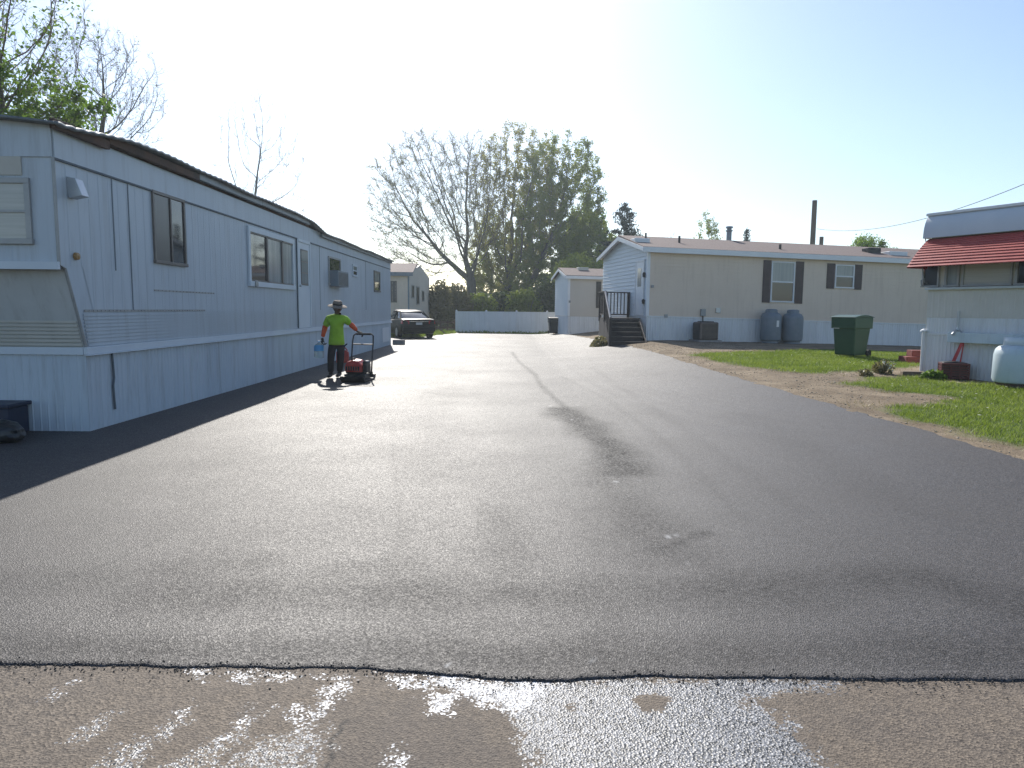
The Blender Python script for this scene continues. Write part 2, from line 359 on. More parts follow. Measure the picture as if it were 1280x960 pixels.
def asphalt_material(name, old):
    m, nt, b = new_mat(name); L = nt.links
    tc = nt.nodes.new('ShaderNodeTexCoord'); ob = tc.outputs['Object']
    def noise(s_, d=4, r=.6):
        n = nt.nodes.new('ShaderNodeTexNoise'); n.inputs['Scale'].default_value = s_; n.inputs['Detail'].default_value = d; n.inputs['Roughness'].default_value = r
        L.new(ob, n.inputs['Vector']); return n.outputs['Fac']
    def vor(s_):
        n = nt.nodes.new('ShaderNodeTexVoronoi'); n.inputs['Scale'].default_value = s_; L.new(ob, n.inputs['Vector']); return n
    def rng(v, a0, a1, b0, b1):
        r = nt.nodes.new('ShaderNodeMapRange'); r.inputs['From Min'].default_value = a0; r.inputs['From Max'].default_value = a1
        r.inputs['To Min'].default_value = b0; r.inputs['To Max'].default_value = b1; L.new(v, r.inputs['Value']); return r.outputs['Result']
    def mth(op, a_, b_):
        n = nt.nodes.new('ShaderNodeMath'); n.operation = op
        for i, q in enumerate((a_, b_)):
            if isinstance(q, (int, float)): n.inputs[i].default_value = q
            else: L.new(q, n.inputs[i])
        return n.outputs[0]
    def mixc(f, a_, b_, blend='MIX'):
        n = nt.nodes.new('ShaderNodeMix'); n.data_type = 'RGBA'; n.blend_type = blend
        for k, q in (('Factor', f), ('A', a_), ('B', b_)):
            if isinstance(q, (int, float)): n.inputs[k].default_value = q
            elif isinstance(q, tuple): n.inputs[k].default_value = c4(q)
            else: L.new(q, n.inputs[k])
        return n.outputs['Result']
    def attr(nm):
        a = nt.nodes.new('ShaderNodeAttribute'); a.attribute_name = nm; return a.outputs['Fac']
    v1 = vor(125 if not old else 115); cell = nt.nodes.new('ShaderNodeSeparateColor'); L.new(v1.outputs['Color'], cell.inputs['Color'])
    big = noise(.55, 5, .65); mid = noise(7, 4)
    if not old:
        st = attr('stain'); sc_ = attr('scuff'); ln = attr('seamline')
        base = mixc(mth('POWER', cell.outputs['Red'], 2.2), (.0125, .0110, .0106), (.108, .097, .093))
        base = mixc(rng(big, .35, .65, 0, .35), base, (.046, .041, .039))
        gr_ = rng(noise(32, 5, .75), .36, .60, .15, 1); st = mth('MULTIPLY', st, gr_)
        base = mixc(mth('MULTIPLY', st, .9), base, (.010, .010, .010))
        base = mixc(mth('MULTIPLY', ln, .8), base, (.010, .010, .011))
        base = mixc(mth('MULTIPLY', sc_, rng(mid, .35, .6, 0, 1)), base, (.34, .34, .34))
        L.new(base, b.inputs['Base Color'])
        ro = mth('ADD', mth('ADD', rng(big, .3, .7, -.04, .04), rng(cell.outputs['Blue'], 0, 1, .52, .74)), mth('MULTIPLY', st, .12)); L.new(ro, b.inputs['Roughness'])
        L.new(rng(st, 0, 1, .5, .08), b.inputs['Specular IOR Level'])
        h = mth('ADD', mth('MULTIPLY', v1.outputs['Distance'], 1.0), mth('MULTIPLY', noise(140, 3, .7), .5)); stn = .42
    else:
        gl = attr('glint'); sl = attr('grit'); cr = attr('crack'); dk = attr('damp')
        base = mixc(rng(cell.outputs['Red'], 0, 1, 0, 1), (.036, .027, .021), (.21, .168, .125))
        base = mixc(rng(big, .35, .65, 0, .5), base, (.145, .11, .075))
        base = mixc(rng(mid, .4, .75, 0, .35), base, (.075, .062, .055))
        base = mixc(mth('MULTIPLY', dk, .38), base, (.07, .058, .05))
        gl = rng(mth('SUBTRACT', gl, mth('MULTIPLY', cell.outputs['Blue'], .8)), 0, .12, 0, 1); sl = rng(mth('SUBTRACT', sl, mth('MULTIPLY', cell.outputs['Red'], .8)), 0, .12, 0, 1)
        gmix = mixc(rng(cell.outputs['Green'], .2, .95, 0, 1), (.030, .031, .033), (.27, .273, .285))  # grey gravel, with some sun glare put into the paler stones
        base = mixc(sl, base, gmix)
        base = mixc(gl, base, mixc(rng(cell.outputs['Green'], .1, .8, 0, 1), (.14, .14, .145), (.66, .665, .68)))  # sun glare on shiny stones, painted in as near-white colour
        base = mixc(cr, base, (.018, .016, .015))
        L.new(base, b.inputs['Base Color'])
        ro = mth('SUBTRACT', .80, mth('MULTIPLY', mth('MAXIMUM', gl, sl), .38)); L.new(ro, b.inputs['Roughness'])
        h = mth('ADD', mth('MULTIPLY', v1.outputs['Distance'], 1.0), mth('MULTIPLY', noise(120, 3, .7), .5)); stn = .45
    bp = nt.nodes.new('ShaderNodeBump'); bp.inputs['Strength'].default_value = stn; bp.inputs['Distance'].default_value = .007
    L.new(h, bp.inputs['Height']); L.new(bp.outputs['Normal'], b.inputs['Normal'])
    return m

# new asphalt, laid 4 cm proud of the old street
fe = G((-400, 828), (0, 830), (440, 835), (640, 850), (800, 845), (1280, 850), (1700, 852))
def front_y(x):
    return np.interp(x, [p[0] for p in fe], [p[1] for p in fe]) + (fbm(x*5, x*0+1, 5)-.5)*.03 + (fbm(x*30, x*0, 6, 6)-.5)*.014
def right_x(y):
    return np.interp(y, [p[1] for p in re], [p[0] for p in re]) + (fbm(y*2.2, y*0, 8)-.5)*.16 + (vnoise(y*14, y*0, 2)-.5)*.05
le = [(-14., 0.), (-14., 30.2), (-12, 31.), (-4.75, 37.5), (-3.7, 45.4), (-3.7, 46)]
def left_x(y): return np.interp(y, [p[1] for p in le], [p[0] for p in le])
ts = np.concatenate([np.linspace(0, .10, 130)[:-1], np.linspace(.10, .35, 170)[:-1], np.linspace(.35, 1, 170)])
nc = 680
XX = np.zeros((len(ts), nc)); YY = XX.copy()
yend = 45.3
for i, t in enumerate(ts):
    yb = 3.0 + t*(yend-3.0)
    xs = np.linspace(0, 1, nc); xl = left_x(yb); xr = right_x(np.array([yb]))[0]
    if yb > 41.5: xr = min(xr, 2.45)
    xm = max(xl, -5.2); x = np.interp(xs, [0, .06, 1], [xl, xm, xr]) if xl < -5.3 else xl+(xr-xl)*xs
    XX[i] = x; k = 1-S(t/.05)
    YY[i] = yb + (front_y(x)-3.0)*k
ZZ = g(XX, YY) + .006
road_mat = asphalt_material('new_asphalt', False)
# turn the rim down: front and right edge
XXf = np.concatenate([XX[:1]]*2 + [XX]); rag = (fbm(XX[:1]*24, XX[:1]*0+3, 4)-.5)*.016
YYf = np.concatenate([YY[:1]-.018+rag, YY[:1]-.007+rag*.6, YY]); ZZf = np.concatenate([ZZ[:1]*0-.03, ZZ[:1]-.004, ZZ])
XXf = np.concatenate([XXf, XXf[:, -1:]+.012, XXf[:, -1:]+.03], 1); YYf = np.concatenate([YYf, YYf[:, -1:], YYf[:, -1:]], 1)
ZZf = np.concatenate([ZZf, ZZf[:, -1:]-.015, ZZf[:, -1:]-.06], 1)
ro = grid_mesh('road', XXf, YYf, ZZf, road_mat)
xf, yf = XXf.ravel(), YYf.ravel()
st = np.zeros(xf.shape)
def blob(poly, w, amt, wob=.35):
    global st
    P = G(*poly); d = poly_dist(xf, yf, P, False)
    n = fbm(xf*2.2, yf*1.1, 11)
    st = np.maximum(st, amt*S(1-(d/(w*(.4+1.2*n))))*(.6+.9*fbm(xf*5, yf*3, 12)))
blob([(640, 440), (648, 452), (668, 468), (676, 482), (692, 497), (712, 515)], .12, .5)
blob([(700, 512), (728, 530), (758, 556), (780, 590)], .46, 1.0)
blob([(775, 590), (800, 650), (830, 690)], .55, .45)
blob([(300, 735), (400, 726), (500, 705)], .3, .3); blob([(200, 745), (640, 740), (840, 742), (1000, 742)], .4, .38)
blob([(820, 690), (880, 668)], .14, .6); blob([(860, 738), (1000, 730), (1160, 725), (1280, 760)], .36, .5)
blob([(0, 730), (180, 720), (320, 705)], .35, .25); blob([(-40, 812), (400, 816), (640, 826), (900, 820), (1320, 815)], .30, .42)
blob([(490, 530), (495, 600), (503, 660), (503, 715)], .06, .14); blob([(603, 630), (596, 675)], .04, .32)
blob([(700, 470), (760, 500), (840, 560), (930, 650)], .12, .16); blob([(620, 640), (640, 720)], .35, .25)
blob([(740, 460), (860, 540), (1000, 640)], .14, .12); blob([(560, 480), (520, 600)], .5, .10); blob([(930, 520), (1150, 640)], .6, .15)
add_attr(ro, 'stain', np.clip(st, 0, 1))
ln = np.zeros(xf.shape)
for P, w in (([(430, 540), (400, 562), (340, 598), (300, 622)], .014), ([(300, 622), (230, 660), (150, 700), (60, 735)], .010), ([(335, 545), (270, 570), (205, 594)], .008)):
    d = poly_dist(xf, yf, G(*P), False); ln = np.maximum(ln, S(1-d/(w*2.4)))
add_attr(ro, 'seamline', ln)
scf = np.zeros(xf.shape)
for px, py, w in ((835, 672, .05), (845, 670, .05), (770, 603, .06), (800, 602, .05), (688, 508, .06), (722, 507, .06), (715, 525, .05), (742, 828, .03), (560, 832, .03), (200, 775, .04), (860, 705, .03), (700, 830, .02), (695, 512, .06)):
    p = ground(px, py); scf = np.maximum(scf, S(1-np.hypot((xf-p.x)*1.6, yf-p.y)/w))
add_attr(ro, 'scuff', scf)

# old street in the foreground
sx = np.linspace(-3.4, 3.4, 620); sy = np.linspace(1.75, 3.1, 150)
sx = np.concatenate([[-60, -20, -8], sx, [8, 20, 60]]); sy = np.concatenate([[-8, -2, 1.0], sy])
SX, SY = np.meshgrid(sx, sy); SZ = np.full(SX.shape, -.003) + (fbm(SX*1.3, SY*1.3, 21)-.5)*.008
so = grid_mesh('street', SX, SY, SZ, asphalt_material('old_asphalt', True))
xf, yf = SX.ravel(), SY.ravel()
def fld(polys, soft, seed, amp):
    d = np.full(xf.shape, -9.)
    for P in polys:
        Q = G(*P); d = np.maximum(d, np.where(inside(xf, yf, Q), 1, -1)*poly_dist(xf, yf, Q))
    return np.clip(.5 + (d + (fbm(xf*19, yf*19, seed, 5)-.5)*amp)/soft, 0, 1)
grit = fld([[(640, 850), (800, 847), (1060, 850), (1010, 862), (925, 875), (980, 905), (1010, 935), (1040, 965), (1060, 1010), (690, 1010), (680, 965), (655, 935), (650, 905), (640, 880)],
            [(398, 905), (330, 925), (300, 945), (240, 975), (350, 985), (390, 965), (402, 930)], [(225, 900), (150, 940), (120, 965), (160, 968), (195, 925)],
            [(315, 895), (260, 935), (200, 965), (250, 968), (290, 930)], [(130, 893), (108, 918), (112, 918), (134, 895)]], .11, 31, .17)
hole = fld([[(790, 872), (815, 866), (842, 873), (830, 888), (800, 888)], [(705, 880), (720, 878), (720, 888), (708, 886)], [(845, 848), (880, 848), (878, 853), (850, 852)]], .03, 32, .05)
grit *= 1-hole
glint = fld([[(475, 843), (540, 842), (640, 852), (700, 847), (690, 858), (645, 885), (610, 880), (560, 862), (500, 860)], [(535, 862), (575, 862), (565, 888), (540, 888)],
             [(405, 858), (430, 852), (438, 862), (408, 885), (395, 905), (385, 905), (398, 880)], [(488, 945), (500, 930), (506, 940), (512, 945), (500, 968), (492, 962)],
             [(355, 885), (372, 880), (400, 892), (380, 908), (360, 900)], [(240, 838), (285, 838), (250, 850)], [(290, 840), (420, 846), (470, 845), (400, 849), (300, 848)],
             [(318, 882), (296, 905), (274, 925), (284, 925), (306, 905)], [(236, 880), (212, 908), (222, 905), (242, 882)], [(95, 845), (75, 862), (62, 872), (80, 860)]], .075, 33, .12)
dw = fbm(xf*26, yf*26, 34)
glint = glint*np.clip(.35+1.1*dw, 0, 1)*np.where(xf < -.30, .62, 1)
grit = grit*np.where(xf < -.25, .6, .95)
damp = fld([[(400, 900), (500, 870), (620, 900), (650, 950), (620, 990), (420, 990)], [(1030, 895), (1090, 890), (1085, 915), (1045, 915)], [(540, 880), (580, 880), (560, 905)], [(920, 870), (950, 880), (1000, 930), (1050, 975), (1030, 975), (980, 930)]], .22, 35, .3)
crack = np.zeros(xf.shape)
for P in ([(432, 900), (424, 912), (414, 925), (416, 945), (408, 962), (404, 985)],):
    Q = G(*P); d = poly_dist(xf + (vnoise(xf*45, yf*45, 3)-.5)*.02, yf, Q, False); crack = np.maximum(crack, S(1-d/.011))
for nm, v in (('grit', grit), ('glint', glint), ('damp', damp), ('crack', crack)): add_attr(so, nm, v)

# grass blades, gravel and flowers: nobody could count them
rs = np.random.RandomState(4)
def blades(name, n, box, cond, hmin, hmax, wid, m):
    x = rs.uniform(box[0], box[1], n); y = box[2]+(box[3]-box[2])*rs.uniform(0, 1, n)**1.25
    k = cond(x, y); x, y = x[k], y[k]; n = len(x)
    z = g(x, y)-.01; a = rs.uniform(0, 6.283, n)
    cl = fbm(x*2.3, y*2.3, 41); h = (hmin+(hmax-hmin)*rs.uniform(0, 1, n))*(.45+1.1*cl); w = wid*rs.uniform(.6, 1.3, n)*(1+.03*np.maximum(0, y-8))
    lx, ly = rs.normal(0, .5, n)*h, rs.normal(0, .5, n)*h
    A = np.stack([x-w*np.cos(a), y-w*np.sin(a), z], -1); B = np.stack([x+w*np.cos(a), y+w*np.sin(a), z], -1); T = np.stack([x+lx, y+ly, z+h], -1)
    V = np.stack([A, B, T], 1).reshape(-1, 3); return np_mesh(name, V, np.arange(3*n).reshape(-1, 3), m, kind='stuff')
blades('grass', 330000, (4.5, 18, 5.2, 22.5), lambda x, y: (grass_mask(x, y) > .02+.25*rs.uniform(0, 1, x.shape)) & (x > right_x(y)+.12), .025, .085, .006, M['grass'])
blades('dry_grass', 60000, (4.4, 16, 6, 23), lambda x, y: (np.abs(grass_mask(x, y)+.02) < .30*rs.uniform(0, 1, x.shape)) & (x > right_x(y)+.08), .02, .06, .005, M['drygrass'])
blades('verge_grass', 16000, (-12, 3.2, 37, 47), lambda x, y: (grass_mask(x, y) > 0) & (x < 2.6), .06, .2, .02, M['grass'])
def stones(name, n, box, cond, r0, r1, m):
    x = rs.uniform(box[0], box[1], n); y = rs.uniform(box[2], box[3], n); k = cond(x, y); x, y = x[k], y[k]; n = len(x)
    r = r0+(r1-r0)*rs.uniform(0, 1, n)**4
    base = np.array([(1, 0, 0), (-.9, .2, 0), (0, 1, .1), (.1, -1, 0), (0, .1, .7), (0, 0, -.5)])
    V = np.stack([x, y, g(x, y)+r*.2], -1)[:, None, :] + base[None]*r[:, None, None]*rs.uniform(.6, 1.25, (n, 6, 3))
    f = np.array([(0, 2, 4), (2, 1, 4), (1, 3, 4), (3, 0, 4), (2, 0, 5), (1, 2, 5), (3, 1, 5), (0, 3, 5)])
    return np_mesh(name, V.reshape(-1, 3), (np.arange(n)[:, None, None]*6+f[None]).reshape(-1, 3), m, kind='stuff')
stones('gravel', 26000, (3.6, 12, 6, 25), lambda x, y: (grass_mask(x, y) < .1) & (x > right_x(y)+.06) & (x < right_x(y)+3.5), .004, .022, M['stone'])
def crumbs(name, n):
    x = rs.uniform(-2.6, 2.6, n); y = front_y(x)+rs.normal(-.018, .022, n)-np.abs(rs.normal(0, .05, n))*(rs.uniform(0, 1, n) < .25); keep = None; r = .001+.006*rs.uniform(0, 1, n)**3
    base = np.array([(1, 0, 0), (-.9, .2, 0), (0, 1, .1), (.1, -1, 0), (0, .1, .7), (0, 0, -.5)]); z = np.where(y > front_y(x), .008, .001)
    V = np.stack([x, y, z], -1)[:, None, :] + base[None]*r[:, None, None]*rs.uniform(.6, 1.25, (n, 6, 3)); f = np.array([(0, 2, 4), (2, 1, 4), (1, 3, 4), (3, 0, 4), (2, 0, 5), (1, 2, 5), (3, 1, 5), (0, 3, 5)])
    np_mesh(name, V.reshape(-1, 3), (np.arange(n)[:, None, None]*6+f[None]).reshape(-1, 3), mat('asphalt_crumb', (.02, .019, .018), .7, (.06, .057, .054), 60), kind='stuff')
crumbs('asphalt_crumbs', 3500)
def petals(name, n):
    x = rs.uniform(6, 14, n); y = rs.uniform(7, 21, n); k = (grass_mask(x, y) > .3); x, y = x[k], y[k]; n = len(x); z = g(x, y)+rs.uniform(.05, .09, n); r = rs.uniform(.012, .024, n)
    V = np.stack([np.stack([x+r*math.cos(a), y+r*math.sin(a), z+.006*math.sin(2*a)], -1) for a in (0, 1.57, 3.14, 4.71)], 1).reshape(-1, 3)
    np_mesh(name, V, np.arange(4*n).reshape(-1, 4), M['petal'], kind='stuff')
petals('small_flowers', 300)
# ------------------------------------------------------------------ windows and doors
def window(root, fr, u0, u1, w0, w1, fw, fmat, panes, mull=None, out=.035, name='window', fmull=None, label=None, lift=0.0):
    if lift: fr = Frame(fr.P(0, lift, 0), 0.0).copy_axes(fr)
    """frame bars stand proud of the wall; panes = list of (ua, ub, wa, wb, material)"""
    f = MB()
    f.box(u0, u1, .004, out, w1-fw, w1, fr); f.box(u0-.01, u1+.01, .004, out+.012, w0, w0+fw, fr)
    f.box(u0, u0+fw, .005, out-.002, w0+fw, w1-fw, fr); f.box(u1-fw, u1, .005, out-.002, w0+fw, w1-fw, fr)
    o = f.build(name, fmat, root, bevel=.004)
    if label: o['label'] = label
    for a, b, c, d, m in panes: MB().box(a, b, .006, .014, c, d, fr).build('pane', m, o)
    for a, b, c, d in mull or []: MB().box(a, b, .007, out-.006, c, d, fr).build('mullion', fmull or fmat, o)
    return o
def hitbox(fr, x0, y0, x1, y1, n=0.0):
    xm = (x0+x1)/2; ym = (y0+y1)/2
    u0 = fr.hit(x0, ym, n)[0]; u1 = fr.hit(x1, ym, n)[0]; w1 = fr.hit(xm, y0, n)[1]; w0 = fr.hit(xm, y1, n)[1]
    return min(u0, u1), max(u0, u1), w0, w1

# ------------------------------------------------------------------ white mobile home on the left
XW, YF, YE, XB = -5.06, 8.33, 29.3, -8.75
L0 = Vector(((XW+XB)/2, 18.8, 0))
lh = thing('mobile_home', 'long white aluminium mobile home with wavy dark metal roof and ribbed skirting on the left', 'mobile home', L0)
side = Frame((XW, 0, 0), math.pi/2)                     # u = world y, n = +x
ST, BAY, EAVE = 1.0, 7.93, 3.47
# body solid with the cut-back lower front corner
prof = [(YF+.02, ST), (YE, ST), (YE, EAVE), (BAY, EAVE), (BAY, 1.93), (YF-.28, 1.93)]
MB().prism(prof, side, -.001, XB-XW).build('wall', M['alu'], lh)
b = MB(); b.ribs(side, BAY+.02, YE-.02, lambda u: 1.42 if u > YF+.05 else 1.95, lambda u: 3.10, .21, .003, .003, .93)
sd = b.build('side_cladding', M['alu'], lh)
b = MB()
for k in range(9): 
    w = 1.02+k*.045; b.box(YF+.06+(w-1)*-.18, YE-.02, .003, .009, w, w+.03, side)
b.build('ribbed_band', M['alu'], lh)
b = MB(); b.box(BAY+.01, YE, .002, .02, 3.12, EAVE-.02, side).build('fascia', M['alu'], lh)
MB().box(BAY+.005, YE, .004, .026, 3.095, 3.118, side).build('seam_strip', M['seam'], lh)
b = MB()
for u, w0, w1 in ((9.05, 1.95, 3.09), (9.42, 1.45, 3.09), (18.6, 1.45, 3.09), (24.4, 1.45, 3.09)): MB().box(u, u+.018, .004, .011, w0, w1, side).build('panel_seam', M['tank_grey'], lh)
b = MB(); rr = random.Random(3); b.box(8.34, 11.63, .0075, .0085, 1.430, 1.457, side); b.box(9.99, 12.0, .0075, .0085, 1.716, 1.740, side)
for u in np.arange(8.35, 11.6, .085): b.box(u, u+.02, .008, .014, 1.435, 1.452, side)
for u in np.arange(10.0, 12, .11): b.box(u, u+.022, .008, .014, 1.72, 1.736, side)
b.build('rivet_row', M['greyframe'], lh)
# corner trim following the cut-back
b = MB(); b.tube([(XW+.006, YF+.02, ST), (XW+.006, YF-.30, 1.92), (XW+.006, BAY, 1.95), (XW+.006, BAY, EAVE-.35)], .018, 6).build('corner_trim', M['greyframe'], lh)
MB().bx(XW-.03, XW+.012, YE-.03, YE+.01, ST+.02, EAVE-.36).build('corner_trim', M['alu_trim'], lh)
# end wall
end = Frame((0, BAY, 0), 0.0)                           # u = world x, n = -y
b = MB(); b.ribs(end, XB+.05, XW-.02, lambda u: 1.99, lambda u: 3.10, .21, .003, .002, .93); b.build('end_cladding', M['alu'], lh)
MB().box(XB, XW+.02, .004, .05, 1.90, 1.985, end).build('bay_ledge', M['alu_trim'], lh)
MB().box(XB, XW+.004, .003, .018, 3.12, EAVE-.03, end).build('fascia', M['alu'], lh)
slant = MB(); P0 = [(XB, YF-.278, 1.92), (XW-.01, YF-.278, 1.92), (XW-.01, YF+.012, ST+.01), (XB, YF+.012, ST+.01)]
slant.add([Vector(p)+Vector((0, -.012, -.004)) for p in P0] + P0, [(0, 1, 2, 3), (4, 5, 6, 7), (0, 1, 5, 4), (1, 2, 6, 5), (2, 3, 7, 6), (3, 0, 4, 7)])
slant.build('slanted_panel', mat('pale_front_panel', (.46, .48, .47), .5, (.54, .555, .54), 1.2, grime=.5), lh)
b = MB()
for k in range(7): 
    t = k*.045; b.bx(XB, XW-.02, YF-.29+.28*(1-t/.92)-.02, YF-.28+.28*(1-t/.92), ST+.03+t, ST+.055+t)
b.build('ribbed_band', M['beige_panel'], lh)
u0, u1, w0, w1 = hitbox(end, -90, 222, 40, 305)
window(lh, end, u0, u1, w0, w1, .06, M['greyframe'], [(u0+.06, u1-.06, w0+.06, (w0+w1)/2, M['blind']), (u0+.06, u1-.06, (w0+w1)/2, w1-.06, M['blind'])], [(u0+.06, u1-.06, (w0+w1)/2-.015, (w0+w1)/2+.015)])
MB().box(u0, u1-.08, .004, .016, w1+.03, w1+.26, end).build('tan_panel', M['beige_panel'], lh)
# skirt
b = MB(); b.ribs(side, YF, YE, lambda u: .0, lambda u: ST-.06, .095, .007, .008, .85)
b.box(YF, YE, -.02, .004, 0, ST-.05, side); b.build('skirt', M['alu_skirt'], lh)
endsk = Frame((0, YF, 0), 0.0)
b = MB(); b.ribs(endsk, XB, XW+.01, lambda u: .0, lambda u: ST-.06, .095, .007, .006, .85); b.box(XB, XW-.01, -.03, .003, 0, ST-.06, endsk); b.build('skirt', M['alu_skirt'], lh)
b = MB(); b.box(YF-.035, YE+.01, .0, .045, ST-.075, ST+.012, side); b.box(YF-.03, YE, .0, .07, ST-.088, ST-.076, side); b.build('skirt_rail', M['alu_trim'], lh, bevel=.005)
MB().box(XB, XW-.003, .014, .04, ST-.075, ST+.012, endsk).build('skirt_rail', M['alu_trim'], lh)
b = MB(); b.tube([(XW+.026, 8.84, .93), (XW+.026, 8.86, .6), (XW+.026, 8.83, .5), (XW+.026, 8.85, .2)], .014, 5); b.build('dark_slot', M['seam'], lh)  # dark tube laid on the skirt, drawn as a slot
b = MB(); b.box(YE-2.0, YE-.5, .021, .028, .18, .75, side); b.build('access_panel', M['alu_trim'], lh)
# roof: wavy corrugated sheet
ys = np.arange(7.78, YE+.16, .03); us = np.linspace(-1, 1, 13)
lift = (.02+.16*S((ys-7.8)/1.7))*(1-S((ys-17.4)/1.5))
rv, rf = [], []
def roofz(u, i): 
    y = ys[i]
    return EAVE-.02+lift[i] + .16*(1-abs(u)**1.6) + .007*math.sin(y*2*math.pi/.2) + .010*math.sin(y*1.3)+.006*math.sin(y*3.1+u)
for i, y in enumerate(ys):
    for u in us: rv.append(((XW+XB)/2+u*((XW-XB)/2+.17+.008*math.sin(y*2.1)), y, roofz(u, i)))
nu = len(us)
for i in range(len(ys)-1):
    for j in range(nu-1): rf.append((i*nu+j, i*nu+j+1, (i+1)*nu+j+1, (i+1)*nu+j))
b = MB(); b.add(rv, rf); rfo = b.build('roof', M['roofmetal'], lh, smooth=True, recalc=False)
so_ = rfo.modifiers.new('thick', 'SOLIDIFY'); so_.thickness = .035; so_.offset = -1
b = MB()
for (ya, yb, dz) in ((7.84, 8.9, -.10), (8.9, 11.4, -.03), (11.4, 14.2, -.01), (14.2, 17.5, .0), (18.6, 23.8, -.17), (23.8, YE, -.17)):
    b = MB().bx(XW+.04, XW+.10, ya+.005, yb, EAVE+.04+dz, EAVE+.145+dz); b.build('eave_board', M['oldwood'] if yb < 12 else M['roofmetal'], lh, bevel=.006)  # farther boards take the dark metal colour to paint in their shading
b = MB(); b.bx(XB, XW+.02, BAY-.02, BAY+.015, EAVE-.029, EAVE+.03); b.build('eave_board', M['alu'], lh)
b = MB(); b.bx(XB+.1, XW-.02, BAY+.32, 17.9, EAVE-.01, EAVE+.1); b.build('roof_core', M['oldwood'], lh)
# side windows, door, fittings
u0, u1, w0, w1 = hitbox(side, 190, 244, 230, 331)
um = u0+(u1-u0)*.52
window(lh, side, u0, u1, w0, w1, .045, M['bronze'], [(u0+.045, um, w0+.045, w1-.045, M['glass_dark']), (um+.03, u1-.045, w0+.045, w1-.045, M['glass'])], [(um, um+.035, w0+.045, w1-.045)], label='bronze framed sliding window with dark open half')
u0, u1, w0, w1 = hitbox(side, 309, 291, 366, 360)
d = (u1-u0)
wn = window(lh, side, u0, u1, w0, w1, .10, M['alu_trim'], [(u0+.10, u0+d*.37, w0+.12, w1-.12, M['glass']), (u0+d*.37, u0+d*.70, w0+.12, w1-.12, M['curtain']), (u0+d*.72, u1-.10, w0+.12, w1-.12, M['curtain'])],
            [(u0+d*.355, u0+d*.385, w0+.1, w1-.1), (u0+d*.69, u0+d*.72, w0+.1, w1-.1), (u0+.1, u1-.1, w0+.1, w0+.13), (u0+.1, u1-.1, w1-.13, w1-.1)], fmull=M['bronze'], out=.045, label='wide white framed picture window with curtains')
MB().lathe([(0.001, 0), (.07, 0), (.07, .03), (.001, .035)], (XW+.05, u0+.28, w0+.05), 16, Matrix.Rotation(R(90), 3, 'Y')).build('round_vent', M['greyframe'], wn)
u0, u1, w0, w1 = hitbox(side, 371, 301, 387, 414); w0 = max(w0, 1.02)
door = MB().box(u0+.06, u1-.06, .004, .025, w0, w1-.06, side).build('door', M['alu_trim'], lh, bevel=.004)
b = MB(); b.box(u0, u0+.06, .004, .04, w0, w1, side); b.box(u1-.06, u1, .004, .04, w0, w1, side); b.box(u0+.06, u1-.06, .004, .045, w1-.06, w1+.01, side); b.build('door_frame', M['alu_trim'], door)
MB().box(u0-.02, u0-.002, .004, .03, w0, w1, side).build('hinge_strip', M['seam'], door)
a0, a1, c0, c1 = hitbox(side, 375, 314, 383, 355)
f = MB(); f.box(a0-.03, a1+.03, .026, .034, c0-.03, c1+.03, side); f.build('window_trim', M['bronze'], door)
dp = MB()
for k in range(3): dp.box(a0, a1, .035, .039, c0+(c1-c0)*k/3+.015, c0+(c1-c0)*(k+1)/3-.015, side)
dp.build('pane', M['curtain'], door)
MB().lathe([(.001, 0), (.03, .0), (.03, .04), (.001, .05)], (XW+.025, u0+.14, w0+1.0), 12, Matrix.Rotation(R(90), 3, 'Y')).build('handle', M['galv'], door)
# window air conditioner
u0, u1, w0, w1 = hitbox(side, 410, 322, 425, 357); 
aw = window(lh, side, u0, u1, w0, w1, .05, M['greyframe'], [(u0+.05, u1-.05, w0+.4, w1-.05, M['glass'])], out=.04, label='window with air conditioner box in its lower half')
a = MB().box(u0+.08, u1-.06, .016, .26, w0-.03, w0+.40, side).build('air_conditioner', M['tank_grey'], aw, bevel=.012)
b = MB()
for k in range(11): b.box(u0+.12, u1-.1,   .261, .266, w0+.01+k*.032, w0+.024+k*.032, side)
b.build('grille', M['blackmetal'], aw)
for (x0, y0, x1, y1) in ((440, 331, 446, 346), (467, 339, 474.5, 365)):
    u0, u1, w0, w1 = hitbox(side, x0, y0, x1, y1)
    window(lh, side, u0, u1, w0, w1, .06, M['bronze'] if x0 > 450 else M['alu_trim'], [(u0+.06, u1-.06, w0+.06, (w0+w1)/2-.012, M['glass']), (u0+.06, u1-.06, (w0+w1)/2+.012, w1-.06, M['curtain'])], [(u0+.06, u1-.06, (w0+w1)/2-.016, (w0+w1)/2+.016)])
u, w = side.hit(87, 234)
v = MB(); v.prism([(0, -.09), (.02, -.13), (.17, -.1), (.10, .09), (0, .11)], Frame((XW+.004, u+.01, w), 0.0), -.07, .07); v.build('vent_hood', M['galv'], lh, bevel=.006)
u, w = side.hit(90, 320)
MB().lathe([(.001, 0), (.045, 0), (.04, .035), (.001, .045)], (XW+.008, u+.05, w), 14, Matrix.Rotation(R(90), 3, 'Y')).build('marker_lamp', mat('amber', (.35, .20, .07), .4), lh)

